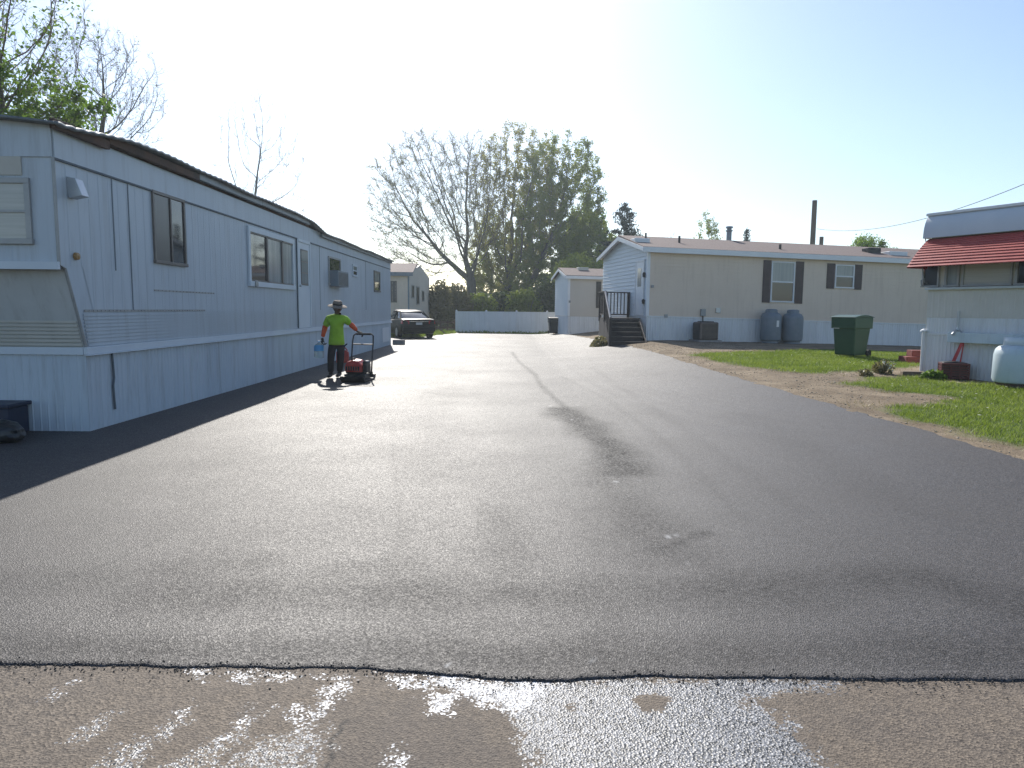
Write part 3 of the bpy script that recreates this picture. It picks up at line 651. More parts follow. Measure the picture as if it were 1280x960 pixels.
# things standing by its end wall
p = ground(4, 545)
t = thing('storage_box', 'dark blue plastic storage box against the end skirting of the white home', 'storage box', p)
MB().bx(p.x-.55, p.x+.11, p.y-.05, p.y+.30, .007, .33).build('body', M['blue_box'], t, bevel=.02)
MB().bx(p.x-.58, p.x+.14, p.y-.08, p.y+.33, .331, .375).build('lid', M['blue_box'], t, bevel=.012)
def lump(name, c, r, m, seed, parent=None, sub=3, amp=.25, flat=1.0):
    bm = bmesh.new(); bmesh.ops.create_icosphere(bm, subdivisions=sub, radius=1)
    from mathutils import noise as mn
    vs = []
    for v in bm.verts:
        d = 1+amp*mn.noise(v.co*1.6+Vector((seed, 0, 0)))+amp*.5*mn.noise(v.co*4+Vector((0, seed, 0)))
        q = Vector((v.co.x*r[0], v.co.y*r[1], v.co.z*r[2]))*d; q.z = max(q.z, -r[2]*.8*flat); vs.append(q+Vector(c))
    fs = [[v.index for v in f.verts] for f in bm.faces]; bm.free()
    b = MB(); b.add(vs, fs); return b.build(name, m, parent, smooth=True)
p = ground(14, 549)
o = lump('rubbish_bag', (p.x-.02, p.y-.18, .11), (.30, .17, .13), M['bag'], 3.0); tag(o, 'slumped black plastic bag on the tarmac in front of the dark blue box', 'bag')

# ------------------------------------------------------------------ beige home on the right
AL = R(8.9)
rf_ = Frame((5.03, 26.6, 0), AL, -.021)                      # front wall
gb = Frame((5.03, 26.6, 0), AL+math.pi/2, 0.0, flip=True)    # gable wall; u runs away from the camera, n to the left
rh = thing('mobile_home', 'beige sided mobile home with brown shuttered windows, shingle roof and porch on the right', 'mobile home', tuple(rf_.P(6, -3, 0)))
WL, GW = 15.0, 5.9
RS = rf_.hit(805, 395)[1]; RE = rf_.hit(805, 309)[1]; RA = RE+.62
BASE = .15
b = MB(); b.laps(rf_, lambda w: (0.0, WL), RS, RE, .125, .022); b.build('wall', M['siding'], rh)
def gspan(w):
    if w <= RE: return (0.0, GW)
    k = (w-RE)/(RA-RE); return (GW/2*k, GW-GW/2*k)
b = MB(); b.laps(gb, gspan, RS, RA-.05, .15, .026); b.build('gable_wall', M['siding_shade'], rh)
b = MB(); b.prism([(0.02, .1), (WL, .1), (WL, RE), (0.02, RE)], rf_, -.02, -GW+.02); b.build('core', M['siding_pale'], rh)
b = MB(); b.prism([(0.03, RE), (GW-.03, RE), (GW/2, RA-.02)], gb, -.03, -.4); b.build('gable_core', M['siding_pale'], rh)
b = MB(); b.ribs(rf_, 0, WL, lambda u: BASE, lambda u: RS-.03, .10, .01, .004, .7); b.build('skirt', M['skirtwhite'], rh)
b = MB(); b.ribs(gb, 0, GW, lambda u: BASE, lambda u: RS-.03, .10, .01, .004, .7); b.build('skirt', M['skirtwhite'], rh)
MB().box(-.02, WL, .002, .03, RS-.03, RS+.015, rf_).build('skirt_rail', M['skirtwhite'], rh)
MB().box(0, GW, .002, .03, RS-.03, RS+.015, gb).build('skirt_rail', M['skirtwhite'], rh)
b = MB(); b.box(-.025, .09, .003, .026, RS+.016, RE, rf_); b.box(.0, .09, .003, .024, RS+.016, RE, gb); b.build('corner_trim', M['white'], rh)
# roof
OV, RK = .22, .25
def roofp(u, v, dz=0):      # u along the length, v 0..1 from front eave to back eave
    n = OV-(GW+2*OV)*v
    return rf_.P(u, n, RE+.02+(RA-RE+.05)*(1-abs(2*v-1))-.06*(1 if v in (0, 1) else 0)+dz)
b = MB()
for k in range(2):
    v0, v1 = (0, .5) if k == 0 else (.5, 1)
    b.add([roofp(-RK, v0), roofp(WL+.3, v0), roofp(WL+.3, v1), roofp(-RK, v1), roofp(-RK, v0, .05), roofp(WL+.3, v0, .05), roofp(WL+.3, v1, .05), roofp(-RK, v1, .05)],
          [(0, 1, 2, 3), (4, 5, 6, 7), (0, 1, 5, 4), (1, 2, 6, 5), (2, 3, 7, 6), (3, 0, 4, 7)])
roof = b.build('roof', M['shingle'], rh)
MB().box(-RK, WL+.3, OV-.01, OV+.02, RE-.19, RE+.0, rf_).build('fascia', M['white'], rh)
MB().box(-RK+.02, WL+.3, .02, OV-.01, RE-.04, RE-.02, rf_).build('soffit', M['white'], rh)
b = MB(); HW = GW/2+OV
for sgn in (0, 1):
    q = lambda u: (u if sgn == 0 else GW-u)
    e0, e1 = q(-OV), q(GW/2)
    poly = [(e0, RE-.15), (e1, RA-.11), (e1, RA+.055), (e0, RE-.01)]
    b.prism(poly, gb, RK+.002, RK+.028)
b.build('rake_board', M['white'], rh)
b = MB()
for sgn in (0, 1):
    q = lambda u: (u if sgn == 0 else GW-u)
    b.prism([(q(-OV), RE-.04), (q(GW/2), RA-.0), (q(GW/2), RA+.015), (q(-OV), RE-.025)], gb, .02, RK)
b.build('soffit', M['white'], rh)
def on_roof(px, py):
    a, b_, c_ = roofp(0, 0.0), roofp(10, 0.0), roofp(0, .5); n = (b_-a).cross(c_-a); r = ray(px, py); t = (a-CAM).dot(n)/r.dot(n); return CAM+r*t
p = on_roof(911, 301)
ch = MB().lathe([(.11, -.1), (.11, .38), (.15, .40), (.15, .44), (.10, .45), (.10, .52), (.16, .53), (.14, .6), (.001, .62)], p, 14).build('flue_pipe', M['grey_metal'], roof, smooth=True)
for px, py, r_, h in ((807, 303, .04, .35), (849, 305, .045, .3), (975, 313, .05, .22)):
    MB().lathe([(r_, -.1), (r_, h), (r_*1.2, h+.01), (.001, h+.02)], on_roof(px, py), 10).build('vent_pipe', M['blackmetal'], roof)
def roofbox(px, py, su, sv, h, m, name):
    p = on_roof(px, py); b = MB(); f = Frame(p, AL, -.021); b.box(-su, su, -sv, sv, -.08, h, f); return b.build(name, m, roof, bevel=.02)
roofbox(1089, 317, .28, .22, .22, M['blackmetal'], 'roof_vent'); roofbox(1117, 319.5, .40, .3, .14, M['white'], 'skylight'); roofbox(800, 303, .3, .3, .14, M['white'], 'skylight')
# windows and shutters
for (x0, y0, x1, y1, s0, s1) in ((963, 327, 992.5, 378, (953, 962.5), (993.5, 1003.5)), (1043, 331, 1067, 360.5, (1033, 1042.5), (1067.5, 1077))):
    u0, u1, w0, w1 = hitbox(rf_, x0, y0, x1, y1); wm = (w0+w1)/2
    window(rh, rf_, u0, u1, w0, w1, .05, M['white'], [(u0+.05, u1-.05, w0+.05, wm-.02, M['glass']), (u0+.05, u1-.05, wm+.02, w1-.05, M['curtain'])], [(u0+.05, u1-.05, wm-.025, wm+.025)], out=.05, lift=.012)
    for a, c in (s0, s1):
        q0, q1, _, _ = hitbox(rf_, a, y0, c, y1); b = MB(); b.box(q0, q1, .018, .04, w0-.03, w1+.03, rf_)
        for k in range(int((w1-w0)/.08)): b.box(q0+.035, q1-.035, .041, .05, w0+.03+k*.08, w0+.075+k*.08, rf_)
        b.build('shutter', M['shutter'], rh)
# gable door and lamps
u0, u1 = .34, 1.18
dz = RS+.02
door = MB().box(u0, u1, .018, .05, dz, dz+2.03, gb).build('door', M['white'], rh, bevel=.006)
b = MB(); b.box(u0-.09, u0-.003, .018, .06, dz, dz+2.1, gb); b.box(u1+.003, u1+.09, .018, .06, dz, dz+2.1, gb); b.box(u0-.002, u1+.002, .018, .06, dz+2.033, dz+2.1, gb); b.build('door_frame', M['skirtwhite'], door)
MB().box(u0+.2, u1-.2, .051, .056, dz+1.1, dz+1.8, gb).build('pane', M['curtain'], door)
for w in (RS+.55, RS+1.55): MB().lathe([(.001, -.1), (.05, -.09), (.06, .04), (.03, .09), (.001, .1)], gb.P(.2, .07, w), 10).build('wall_lamp', M['blackmetal'], rh)
for px, py, s_ in ((815, 358, .05), (832, 395, .06), (897, 388, .09)):
    u, w = rf_.hit(px, py); MB().box(u-s_, u+s_, .016, .07, w-s_, w+s_, rf_).build('utility_box', M['galv'] if s_ > .08 else M['grey_metal'], rh, bevel=.006)
# condenser with its conduit
u0, u1, _, w1 = hitbox(rf_, 869, 405, 893, 428, .5); gz = float(g(*rf_.P(u0, .5, 0).xy)); 
w0 = gz+.021*(u0+u1)/2
cp = rf_.P((u0+u1)/2, .55, 0); cp.z = gz
t = thing('condenser_unit', 'brown air conditioner condenser on the ground by the beige wall', 'condenser', cp)
hgt = .72; ff = Frame((cp.x, cp.y, gz), AL)
MB().box(-.36, .36, -.36, .36, .06, hgt, ff).build('casing', mat('brown_casing', (.13, .10, .085), .5, (.17, .13, .11), 4), t, bevel=.05)
b = MB()
for k in range(13): b.box(-.30, .30, .362, .37, .10+k*.045, .122+k*.045, ff); b.box(-.38, -.362, -.3, .3, .10+k*.045, .122+k*.045, ff)
b.build('louvre', M['blackmetal'], t); MB().lathe([(.3, hgt+.002), (.3, hgt+.03), (.001, hgt+.035)], (cp.x, cp.y, gz), 20).build('fan_grille', M['blackmetal'], t)
MB().box(-.45, .45, -.45, .45, -.05, .058, ff).build('pad', M['concrete'], t)
u, w = rf_.hit(878, 391)
b = MB().box(u-.10, u+.10, .016, .10, w-.12, w+.14, rf_).build('disconnect_box', M['grey_metal'], rh, bevel=.008)
b = MB(); q = rf_.P(u, .06, w-.12); b.tube([q, q+Vector((0, -.02, -.3)), (cp.x-.05, cp.y+.3, gz+.62)], .022, 8); b.build('conduit', M['blackmetal'], t)
# propane tanks
def propane(px, py, label, h=1.24, r=.385):
    u = rf_.hit(px, py, .5)[0]; p = rf_.P(u, .5, 0); p.z = float(g(p.x, p.y)); t = thing('propane_tank', label, 'propane tank', p, 'grey propane tanks by the beige home')
    MB().lathe([(.001, .05), (.25, .06), (r*.95, .12), (r, .2), (r, h-.30), (r*.97, h-.22), (r*.82, h-.13), (r*.5, h-.07), (.001, h-.05)], p, 28).build('body', M['tank_grey'], t, smooth=True)
    MB().lathe([(r*.78, .0), (r*.78, .1)], p, 24, capped=False).build('foot_ring', M['tank_grey'], t)
    MB().lathe([(r*.58, h-.14), (r*.58, h), (r*.54, h+.03), (r*.4, h+.05), (.001, h+.055)], p, 22).build('cap', M['tank_grey'], t, smooth=True)
    return t, p
for px, lab in ((962.5, 'left grey propane tank with white label by the beige wall'), (989.5, 'right grey propane tank without a label by the beige wall')):
    t, p = propane(px, 428, lab)
    if px < 970:
        b = MB(); 
        for w in range(1): b.add([Vector((p.x+.387*math.sin(a), p.y-.387*math.cos(a), p.z+z)) for z in (.62, .86) for a in (.2, .35, .5)], [(0, 1, 4, 3), (1, 2, 5, 4)])
        b.build('sticker', M['paper'], t)

# porch
pf = Frame((3.55, 25.0, 0), 0.0)
FL = 1.22
pz = float(g(3.6, 25.0))
pr = thing('porch_steps', 'dark brown wooden porch steps with railing at the gable end of the beige home', 'porch', (4.2, 27., pz))
b = MB()
for k in range(11): b.bx(3.5, 4.86, 26.95+k*.15, 27.09+k*.15, FL-.035, FL)
b.build('deck_floor', M['deck'], pr)
for k in range(5):
    y0 = 26.93-(k+1)*.31; z = FL-(k+1)*(FL-pz)/6; b = MB(); b.bx(3.56, 4.78, y0, y0+.33, z-.04, z); b.bx(3.58, 4.76, y0+.03, y0+.05, pz-.1, z-.041); b.build('step', M['deck'], pr, bevel=.005)
b = MB()
for x in (3.5, 4.80): MB().prism([(25.35, pz-.1), (26.94, pz-.1), (26.94, FL-.04), (25.35, pz+.16)], Frame((x, 0, 0), math.pi/2), -.0, .04).build('stringer', M['deck'], pr)
MB().bx(3.54, 4.84, 26.95, 26.98, .1, FL-.04).build('deck_skirt', M['deck'], pr); MB().bx(3.50, 3.53, 26.99, 28.6, .1, FL-.04).build('deck_skirt', M['deck'], pr)
for x, y, z0 in ((3.52, 27.0, FL), (3.52, 28.55, FL), (4.66, 28.55, FL), (3.52, 25.42, pz)):
    MB().bx(x-.05, x+.05, y-.05, y+.05, z0-.15, z0+1.0).build('post', M['deck'], pr, bevel=.006)
MB().bx(3.46, 3.58, 27.06, 28.62, FL+.98, FL+1.02).build('rail', M['deck'], pr); MB().bx(3.59, 4.73, 28.49, 28.61, FL+.98, FL+1.02).build('rail', M['deck'], pr)
MB().bx(3.58, 4.6, 28.53, 28.57, FL+.10, FL+.15).build('lower_rail', M['deck'], pr); MB().bx(3.5, 3.54, 27.06, 28.5, FL+.10, FL+.15).build('lower_rail', M['deck'], pr)
b = MB()
for k in range(7): b.bx(3.66+k*.135, 3.70+k*.135, 28.53, 28.57, FL+.151, FL+.979)
for k in range(10): b.bx(3.5, 3.54, 27.14+k*.14, 27.18+k*.14, FL+.151, FL+.979)
b.build('baluster', M['deck'], pr)
b = MB(); b.tube([(3.52, 27.0, FL+1.0), (3.52, 25.42, pz+1.02)], .045, 6); b.build('stair_rail', M['deckcap'], pr)
b = MB()
for k in range(9):
    t_ = (k+.5)/9; y = 27.0-1.55*t_; zt = FL+1.0+(pz+1.02-FL-1.0)*t_; b.bx(3.5, 3.54, y-.02, y+.02, zt-.92, zt-.03)
b.build('stair_baluster', M['deck'], pr)
# meter post and leaf heap next to it
p = ground(757, 429)
t = thing('meter_post', 'grey electric meter box on a dark post beside the porch', 'meter post', p)
MB().bx(p.x-.04, p.x+.04, p.y-.04, p.y+.04, p.z-.1, p.z+.80).build('post', M['black'], t)
MB().bx(p.x-.10, p.x+.13, p.y-.13, p.y-.041, p.z+.72, p.z+1.08).build('box', M['galv'], t, bevel=.012)
MB().lathe([(.09, 0), (.09, .06), (.05, .08), (.001, .085)], (p.x+.015, p.y-.131, p.z+.92), 16, Matrix.Rotation(R(90), 3, 'X')).build('meter', M['glass'], t, smooth=True)
MB().tube([(p.x+.04, p.y-.05, p.z+.45), (p.x+.2, p.y-.1, p.z+.62), (p.x+.12, p.y-.08, p.z+.3)], .02, 6).build('hose', M['black'], t, smooth=True)
def leaf_heap(name, c, rx, ry, h, n, m, size, label, cat, seed):
    r_ = np.random.RandomState(seed); a = r_.uniform(0, 6.28, n); q = np.sqrt(r_.uniform(0, 1, n)); x = c[0]+rx*q*np.cos(a); y = c[1]+ry*q*np.sin(a)
    z = g(x, y)+h*(1-q**2)*r_.uniform(.05, 1, n)+.01; s_ = size*r_.uniform(.5, 1.3, n); T = r_.normal(0, 1, (n, 3)); T /= np.linalg.norm(T, axis=1)[:, None]; U = np.cross(T, r_.normal(0, 1, (n, 3))); U /= np.linalg.norm(U, axis=1)[:, None]
    C = np.stack([x, y, z], -1); T = T*s_[:, None]; U = U*s_[:, None]*.6
    V = np.stack([C-T, C+U, C+T, C-U], 1).reshape(-1, 3); o = np_mesh(name, V, np.arange(4*n).reshape(-1, 4), m); tag(o, label, cat); return o
p = ground(752, 433)
leaf_heap('leaf_heap', (p.x+.0, p.y+.5), .36, .75, .36, 900, M['leaf_brown'], .06, 'heap of brown leaves under the meter post by the porch', 'leaf heap', 5)

# ------------------------------------------------------------------ small grey-beige home farther back
sf = Frame((3.05, 38.9, 0), AL, -.012); sg = Frame((3.05, 38.9, 0), AL+math.pi/2, 0, flip=True)
sh = thing('mobile_home', 'small pale home with white skirting and brown roof behind the porch', 'mobile home', tuple(sf.P(3, -2, 0)))
u_, SS = sf.hit(718, 395); SE = sf.hit(718, 345)[1]; SW_ = 3.4; SA = SE+.42; SL = 9
c0 = sf.hit(712, 380)[0]
b = MB(); b.laps(sf, lambda w: (0, SL), SS, SE, .12, .014); b.build('wall', M['siding_pale'], sh)
b = MB(); b.laps(sg, lambda w: (0, SW_) if w <= SE else ((w-SE)/(SA-SE)*SW_/2, SW_-(w-SE)/(SA-SE)*SW_/2), SS, SA-.04, .12, .014); b.build('gable_wall', M['siding_shade'], sh)
MB().box(.02, SL, -.02, -SW_+.02, 0.0, SE, sf).build('core', M['siding_pale'], sh)
MB().prism([(.03, SE), (SW_-.03, SE), (SW_/2, SA-.02)], sg, -.03, -.3).build('gable_core', M['siding_pale'], sh)
b = MB(); b.ribs(sf, 0, SL, lambda u: .02, lambda u: SS-.02, .1, .01, .003, .7); b.ribs(sg, 0, SW_, lambda u: .02, lambda u: SS-.02, .1, .01, .003, .7); b.build('skirt', M['skirtwhite'], sh)
b = MB()
def sroof(u, v, dz=0): return sf.P(u, .2-(SW_+.4)*v, SE+.02+(SA-SE+.04)*(1-abs(2*v-1))-.05*(1 if v in (0, 1) else 0)+dz)
for v0, v1 in ((0, .5), (.5, 1)):
    b.add([sroof(-.2, v0), sroof(SL, v0), sroof(SL, v1), sroof(-.2, v1), sroof(-.2, v0, .06), sroof(SL, v0, .06), sroof(SL, v1, .06), sroof(-.2, v1, .06)], [(0, 1, 2, 3), (4, 5, 6, 7), (0, 1, 5, 4), (1, 2, 6, 5), (2, 3, 7, 6), (3, 0, 4, 7)])
rfs = b.build('roof', M['shingle'], sh)
MB().box(-.2, SL, .19, .22, SE-.16, SE+.0, sf).build('fascia', M['white'], sh)
b = MB()
for k in (0, 1):
    q = lambda u: u if k == 0 else SW_-u
    b.prism([(q(-.2), SE-.14), (q(SW_/2), SA-.09), (q(SW_/2), SA+.05), (q(-.2), SE)], sg, .202, .225)
b.build('rake_board', M['white'], sh)
b = MB(); b.box(-.02, .09, .003, .03, SS, SE, sf); b.box(0, .09, .003, .028, SS, SE, sg); b.build('corner_trim', M['white'], sh)
u0, u1, w0, w1 = hitbox(sf, 745, 352, 751, 385); b = MB(); b.box(u0, u1, .016, .04, w0, w1, sf); b.build('shutter', M['black'], sh)
u, w = sf.hit(712, 377); MB().box(u-.05, u+.05, .016, .06, w-.06, w+.06, sf).build('utility_box', M['grey_metal'], sh)
a, b_, c_ = sroof(0, 0.), sroof(5, 0.), sroof(0, .5); n_ = (b_-a).cross(c_-a); r = ray(728, 338); pp = CAM+r*((a-CAM).dot(n_)/r.dot(n_))
MB().box(-.3, .3, -.25, .25, -.05, .16, Frame(pp, AL)).build('skylight', M['beige_panel'], rfs, bevel=.02)
# black bin by its corner
def wheelie(px, py, w, d, h, ang, m, label, name='wheelie_bin', sticker=None, handle=True):
    p = ground(px, py); t = thing(name, label, 'bin', p, None, ang)
    b = MB(); z0, z1 = .05, h*.80
    b.add([(-w*.40, -d*.38, z0), (w*.40, -d*.38, z0), (w*.40, d*.32, z0), (-w*.40, d*.32, z0), (-w*.47, -d*.47, z1), (w*.47, -d*.47, z1), (w*.47, d*.45, z1), (-w*.47, d*.45, z1)],
          [(0, 1, 2, 3), (4, 5, 6, 7), (0, 1, 5, 4), (1, 2, 6, 5), (2, 3, 7, 6), (3, 0, 4, 7)])
    b.build('body', m, t, bevel=.03, local=True)
    b = MB(); b.add([(-w*.5, -d*.52, z1*.84), (w*.5, -d*.52, z1*.84), (w*.5, d*.5, z1*.84), (-w*.5, d*.5, z1*.84), (-w*.5, -d*.54, h*.94), (w*.5, -d*.54, h*.94), (w*.5, d*.5, h*.94), (-w*.5, d*.5, h*.94)],
          [(0, 1, 2, 3), (4, 5, 6, 7), (0, 1, 5, 4), (1, 2, 6, 5), (2, 3, 7, 6), (3, 0, 4, 7)]); b.build('rim', m, t, bevel=.02, local=True)
    b = MB(); pr_ = []
    for i in range(7):
        a = i/6; pr_.append((-d*.57+a*(d*1.10), h*.945+.055*h*math.sin(math.pi*min(1, a*1.0))))
    vs = [(x, y, z) for x in (-w*.53, w*.53) for y, z in pr_] + [(x, y, h*.945-.01) for x in (-w*.53, w*.53) for y, z in (pr_[0], pr_[-1])]
    b.add(vs, [(i, i+1, 8+i, 7+i) for i in range(6)] + [tuple(range(7)), tuple(range(7, 14)), (0, 7, 16, 14), (6, 13, 17, 15)]); b.build('lid', m, t, bevel=.008, local=True)
    MB().tube([(-w*.38, d*.62, h*.93), (w*.38, d*.62, h*.93)], .018, 8).build('handle', m, t, local=True) if handle else None
    for sx_ in (-1, 1):
        MB().tube([(sx_*w*.44-.03, d*.40, .10), (sx_*w*.44+.03, d*.40, .10)], .10, 16).build('wheel', M['rubber'], t, local=True)
    if sticker: 
        b = MB(); b.add([(x, y, z) for x, y, z in ((-w*.50, -d*.48, h*.972), (-w*.12, -d*.48, h*.972), (-w*.12, d*.30, h*1.006), (-w*.50, d*.30, h*1.006))], [(0, 1, 2, 3)]); 
    return t
wheelie(693, 417.5, .72, .8, 1.0, R(5), M['black'], 'black wheeled bin by the corner of the small pale home')
gt = wheelie(1063, 445.5, .74, .84, 1.19, R(-58), M['bin_green'], 'dark green wheeled bin standing on the lawn')
b = MB(); b.box(-.30, -.10, .455, .458, .80, .815, WORLD); b.build('label_strip', M['paper'], gt, local=True)

# ------------------------------------------------------------------ near trailer with red awning
NA = math.atan2(-.894, .447)
C0 = ground(1153, 467); nf = Frame((C0.x, C0.y, 0), NA)
ne = Frame((C0.x, C0.y, 0), NA+math.pi/2, flip=True)
nt_ = thing('trailer_home', 'old cream trailer home with red metal window awning at the right edge', 'trailer home', tuple(nf.P(2.5, -1.5, 0)))
NL, ND = 6.5, 3.0
sk0 = float(g(C0.x, C0.y))-.1
kT = nf.hit(1153, 416)[1]; sill = nf.hit(1153, 360)[1]; fB = nf.hit(1145, 300)[1]; fT = nf.hit(1143, 272)[1]
print('near trailer', C0, kT, sill, fB, fT)
MB().prism([(0, kT-.02), (NL, kT-.02), (NL, fT-.02), (0, fT-.02)], nf, 0, -ND).build('wall', mat('cream_aluminium', (.58, .56, .50), .5, (.64, .62, .56), 1.2), nt_)
b = MB(); b.ribs(nf, 0.02, NL, lambda u: kT+.35, lambda u: sill-.03, .14, .006, .003, .7); b.build('cladding', mat('cream_cladding', (.58, .555, .50), .5, (.63, .61, .555), 1.5), nt_)
b = MB(); b.ribs(nf, 0.02, NL, lambda u: kT, lambda u: kT+.34, .06, .006, .003, .7); b.build('lower_cladding', M['skirtwhite'], nt_)
# the rounded crown
cr = []
for i in range(9):
    a = i/8*math.pi/2; cr.append((.16*math.cos(a)**.7, fB+(fT-fB)*(i/8)**.8))
b = MB(); m_ = len(cr)
vs = [nf.P(-.10, n, w) for n, w in cr] + [nf.P(NL, n, w) for n, w in cr]
vs += [nf.P(-.10, -.3, fB), nf.P(-.10, -.3, fT)]
b.add(vs, [(i, i+1, m_+i+1, m_+i) for i in range(m_-1)] + [tuple(range(m_)) + (2*m_+1, 2*m_)]); b.build('crown_fascia', mat('grey_blue_fascia', (.50, .54, .58), .45, (.55, .58, .61), 1.4), nt_, smooth=True)
b = MB(); b.box(-.13, NL, -ND-.05, .06, fT-.012, fT+.05, nf); b.build('roof', M['white'], nt_, bevel=.012)
MB().box(-.02, NL, .002, .10, sill-.05, sill, nf).build('window_sill', mat('pale_green_sill', (.52, .57, .58), .5), nt_, bevel=.008)
# window band
wt = fB-.03
def nwin(ua, ub, m):
    return window(nt_, nf, ua, ub, sill+.01, wt-.25, .04, M['greyframe'], [(ua+.04, ub-.04, sill+.05, wt-.29, m)], out=.05)
ux = lambda px: nf.hit(px, 350)[0]
nwin(ux(1153.5), ux(1175), M['glass_dark']); nwin(ux(1182), ux(1200), M['curtain']); nwin(ux(1203), ux(1266), M['blind']); nwin(ux(1270), ux(1340), M['glass'])
# awning: lapped louvres on a bent frame
aT = fB-.01; aB = nf.hit(1136, 334, .55)[1]; NO = .62
b = MB(); ns_ = 12
for k in range(ns_):
    t0, t1 = k/ns_, (k+1)/ns_
    n0, n1 = .03+NO*t0, .03+NO*(t1+.06); 
    w0 = aT-(aT-aB)*(t0**1.25); w1 = aT-(aT-aB)*((t1)**1.25)
    ex0, ex1 = -.02-.05*t0, -.02-.05*t1
    b.add([nf.P(ex0, n0, w0+.005), nf.P(NL, n0, w0+.005), nf.P(NL, n1, w1), nf.P(ex1, n1, w1), nf.P(ex0, n0+.01, w0-.006), nf.P(NL, n0+.01, w0-.006), nf.P(NL, n1, w1-.014), nf.P(ex1, n1, w1-.014)],
          [(0, 1, 2, 3), (4, 5, 6, 7), (0, 1, 5, 4), (1, 2, 6, 5), (2, 3, 7, 6), (3, 0, 4, 7)])
aw = b.build('awning', M['red_paint'], nt_)
b = MB(); b.add([nf.P(-.03, .03, aT), nf.P(-.08, .03+NO, aB), nf.P(-.08, .03+NO, aB-.03), nf.P(-.03, .03, aB-.03), nf.P(-.035, .03, aT), nf.P(-.085, .03+NO, aB), nf.P(-.085, .03+NO, aB-.03), nf.P(-.035, .03, aB-.03)], [(0, 1, 2, 3), (4, 5, 6, 7), (0, 1, 5, 4), (1, 2, 6, 5), (2, 3, 7, 6)]); b.build('side_panel', M['red_paint'], aw)
b = MB(); b.tube([nf.P(-.03, .03+NO*.3, aB), nf.P(-.03, .10, sill+.12), nf.P(-.02, .02, sill+.1)], .012, 6); b.tube([nf.P(-.06, .05, sill+.02), nf.P(-.10, .10, sill+.06), nf.P(-.10, .12, sill+.16), nf.P(-.04, .08, sill+.2)], .012, 6); b.tube([nf.P(-.02, .1, fB+.0), nf.P(-.06, .14, fB+.02), nf.P(-.05, .10, fB-.12)], .012, 6); b.build('bracket', M['grey_metal'], aw, smooth=True)
# skirt
b = MB(); b.ribs(nf, 0, NL, lambda u: sk0, lambda u: kT-.03, .085, .01, .004, .65); b.box(0, NL, -.02, .002, sk0, kT-.04, nf); b.box(0.01, .04, -ND, -.02, sk0, kT-.04, nf); b.build('skirt', M['skirtwhite'], nt_)
MB().box(-.012, NL, .005, .03, kT-.035, kT+.01, nf).build('skirt_rail', M['skirtwhite'], nt_)
p = nf.P(.0, .05, 0); MB().lathe([(.035, sk0), (.035, kT+.03), (.075, kT+.032), (.07, kT+.06), (.001, kT+.10)], (p.x, p.y, 0), 12).build('capped_post', M['skirtwhite'], nt_)
# tow ledge and gas regulator riser
u0, u1, w0, w1 = hitbox(nf, 1186, 416, 1242, 429, .12)
t = thing('gas_pipe', 'pale gas pipe with riser and regulator along the cream trailer skirting', 'gas pipe', tuple(nf.P((u0+u1)/2, .1, w0)))
MB().box(u0, NL-.5, .035, .18, w0, w1, nf).build('ledge', M['tank_blue'], t, bevel=.01)
q = nf.P(nf.hit(1197, 410, .1)[0], .10, w1)
MB().lathe([(.026, 0), (.026, nf.hit(1196, 389, .1)[1]-w1), (.001, nf.hit(1196, 389, .1)[1]-w1+.01)], q, 10).build('riser', M['galv'], t)
MB().lathe([(.001, .0), (.085, .0), (.085, .015), (.04, .05), (.03, .11), (.001, .11)], q, 14).build('regulator', M['galv'], t, smooth=True)
MB().tube([q+Vector((-.12, -.02, -.05)), q+Vector((-.05, -.02, .03)), q+Vector((0, 0, .05))], .03, 8).build('valve', M['galv'], t, smooth=True)
# crate with strap
u, _ = nf.hit(1192, 470, .28); cpos = nf.P(u, .30, 0); cz = float(g(cpos.x, cpos.y)); cf = Frame((cpos.x, cpos.y, cz), NA+R(40))
t = thing('crate', 'dark red plastic crate on the grass by the cream trailer skirting', 'crate', (cpos.x, cpos.y, cz))
b = MB(); CW, CH = .24, .33
for s_ in (-1, 1):
    for k in range(6): b.box(-CW, CW, s_*CW-.008, s_*CW+.008, .02+k*.052, .055+k*.052, cf); b.box(s_*CW-.008, s_*CW+.008, -CW+.01, CW-.01, .021+k*.052, .054+k*.052, cf)
    for x in (-CW, -.08, .08, CW): b.box(x-.014, x+.014, s_*(CW+.004)-.012, s_*(CW+.004)+.012, .0, CH, cf)
b.box(-CW+.01, CW-.01, -CW+.01, CW-.01, .01, .025, cf); b.build('crate_body', M['red_dark'], t)
MB().box(-CW-.016, CW+.016, -CW-.016, CW+.016, CH-.03, CH, cf).build('rim', M['red_dark'], t, bevel=.006)
MB().prism([(-CW+.02, .06), (CW-.02, .06), (CW-.02, CH+.01), (0, CH+.04), (-CW+.02, CH+.015)], cf, -.17, .17).build('contents', M['black'], t, bevel=.02)
b = MB(); b.add([nf.P(u+.00, .13, w0), nf.P(u+.07, .13, w0), cf.P(.0, .05, CH-.02), cf.P(-.07, .05, CH-.02)], [(0, 1, 2, 3)]); b.add([nf.P(u+.05, .12, w0), nf.P(u+.075, .12, w0), cf.P(.12, .02, CH-.02), cf.P(.09, .02, CH-.02)], [(0, 1, 2, 3)])
o = b.build('strap', M['red_plastic']); sm = o.modifiers.new('thick', 'SOLIDIFY'); sm.thickness = .008; tag(o, 'red webbing strap hanging from the pale ledge into the crate', 'strap')
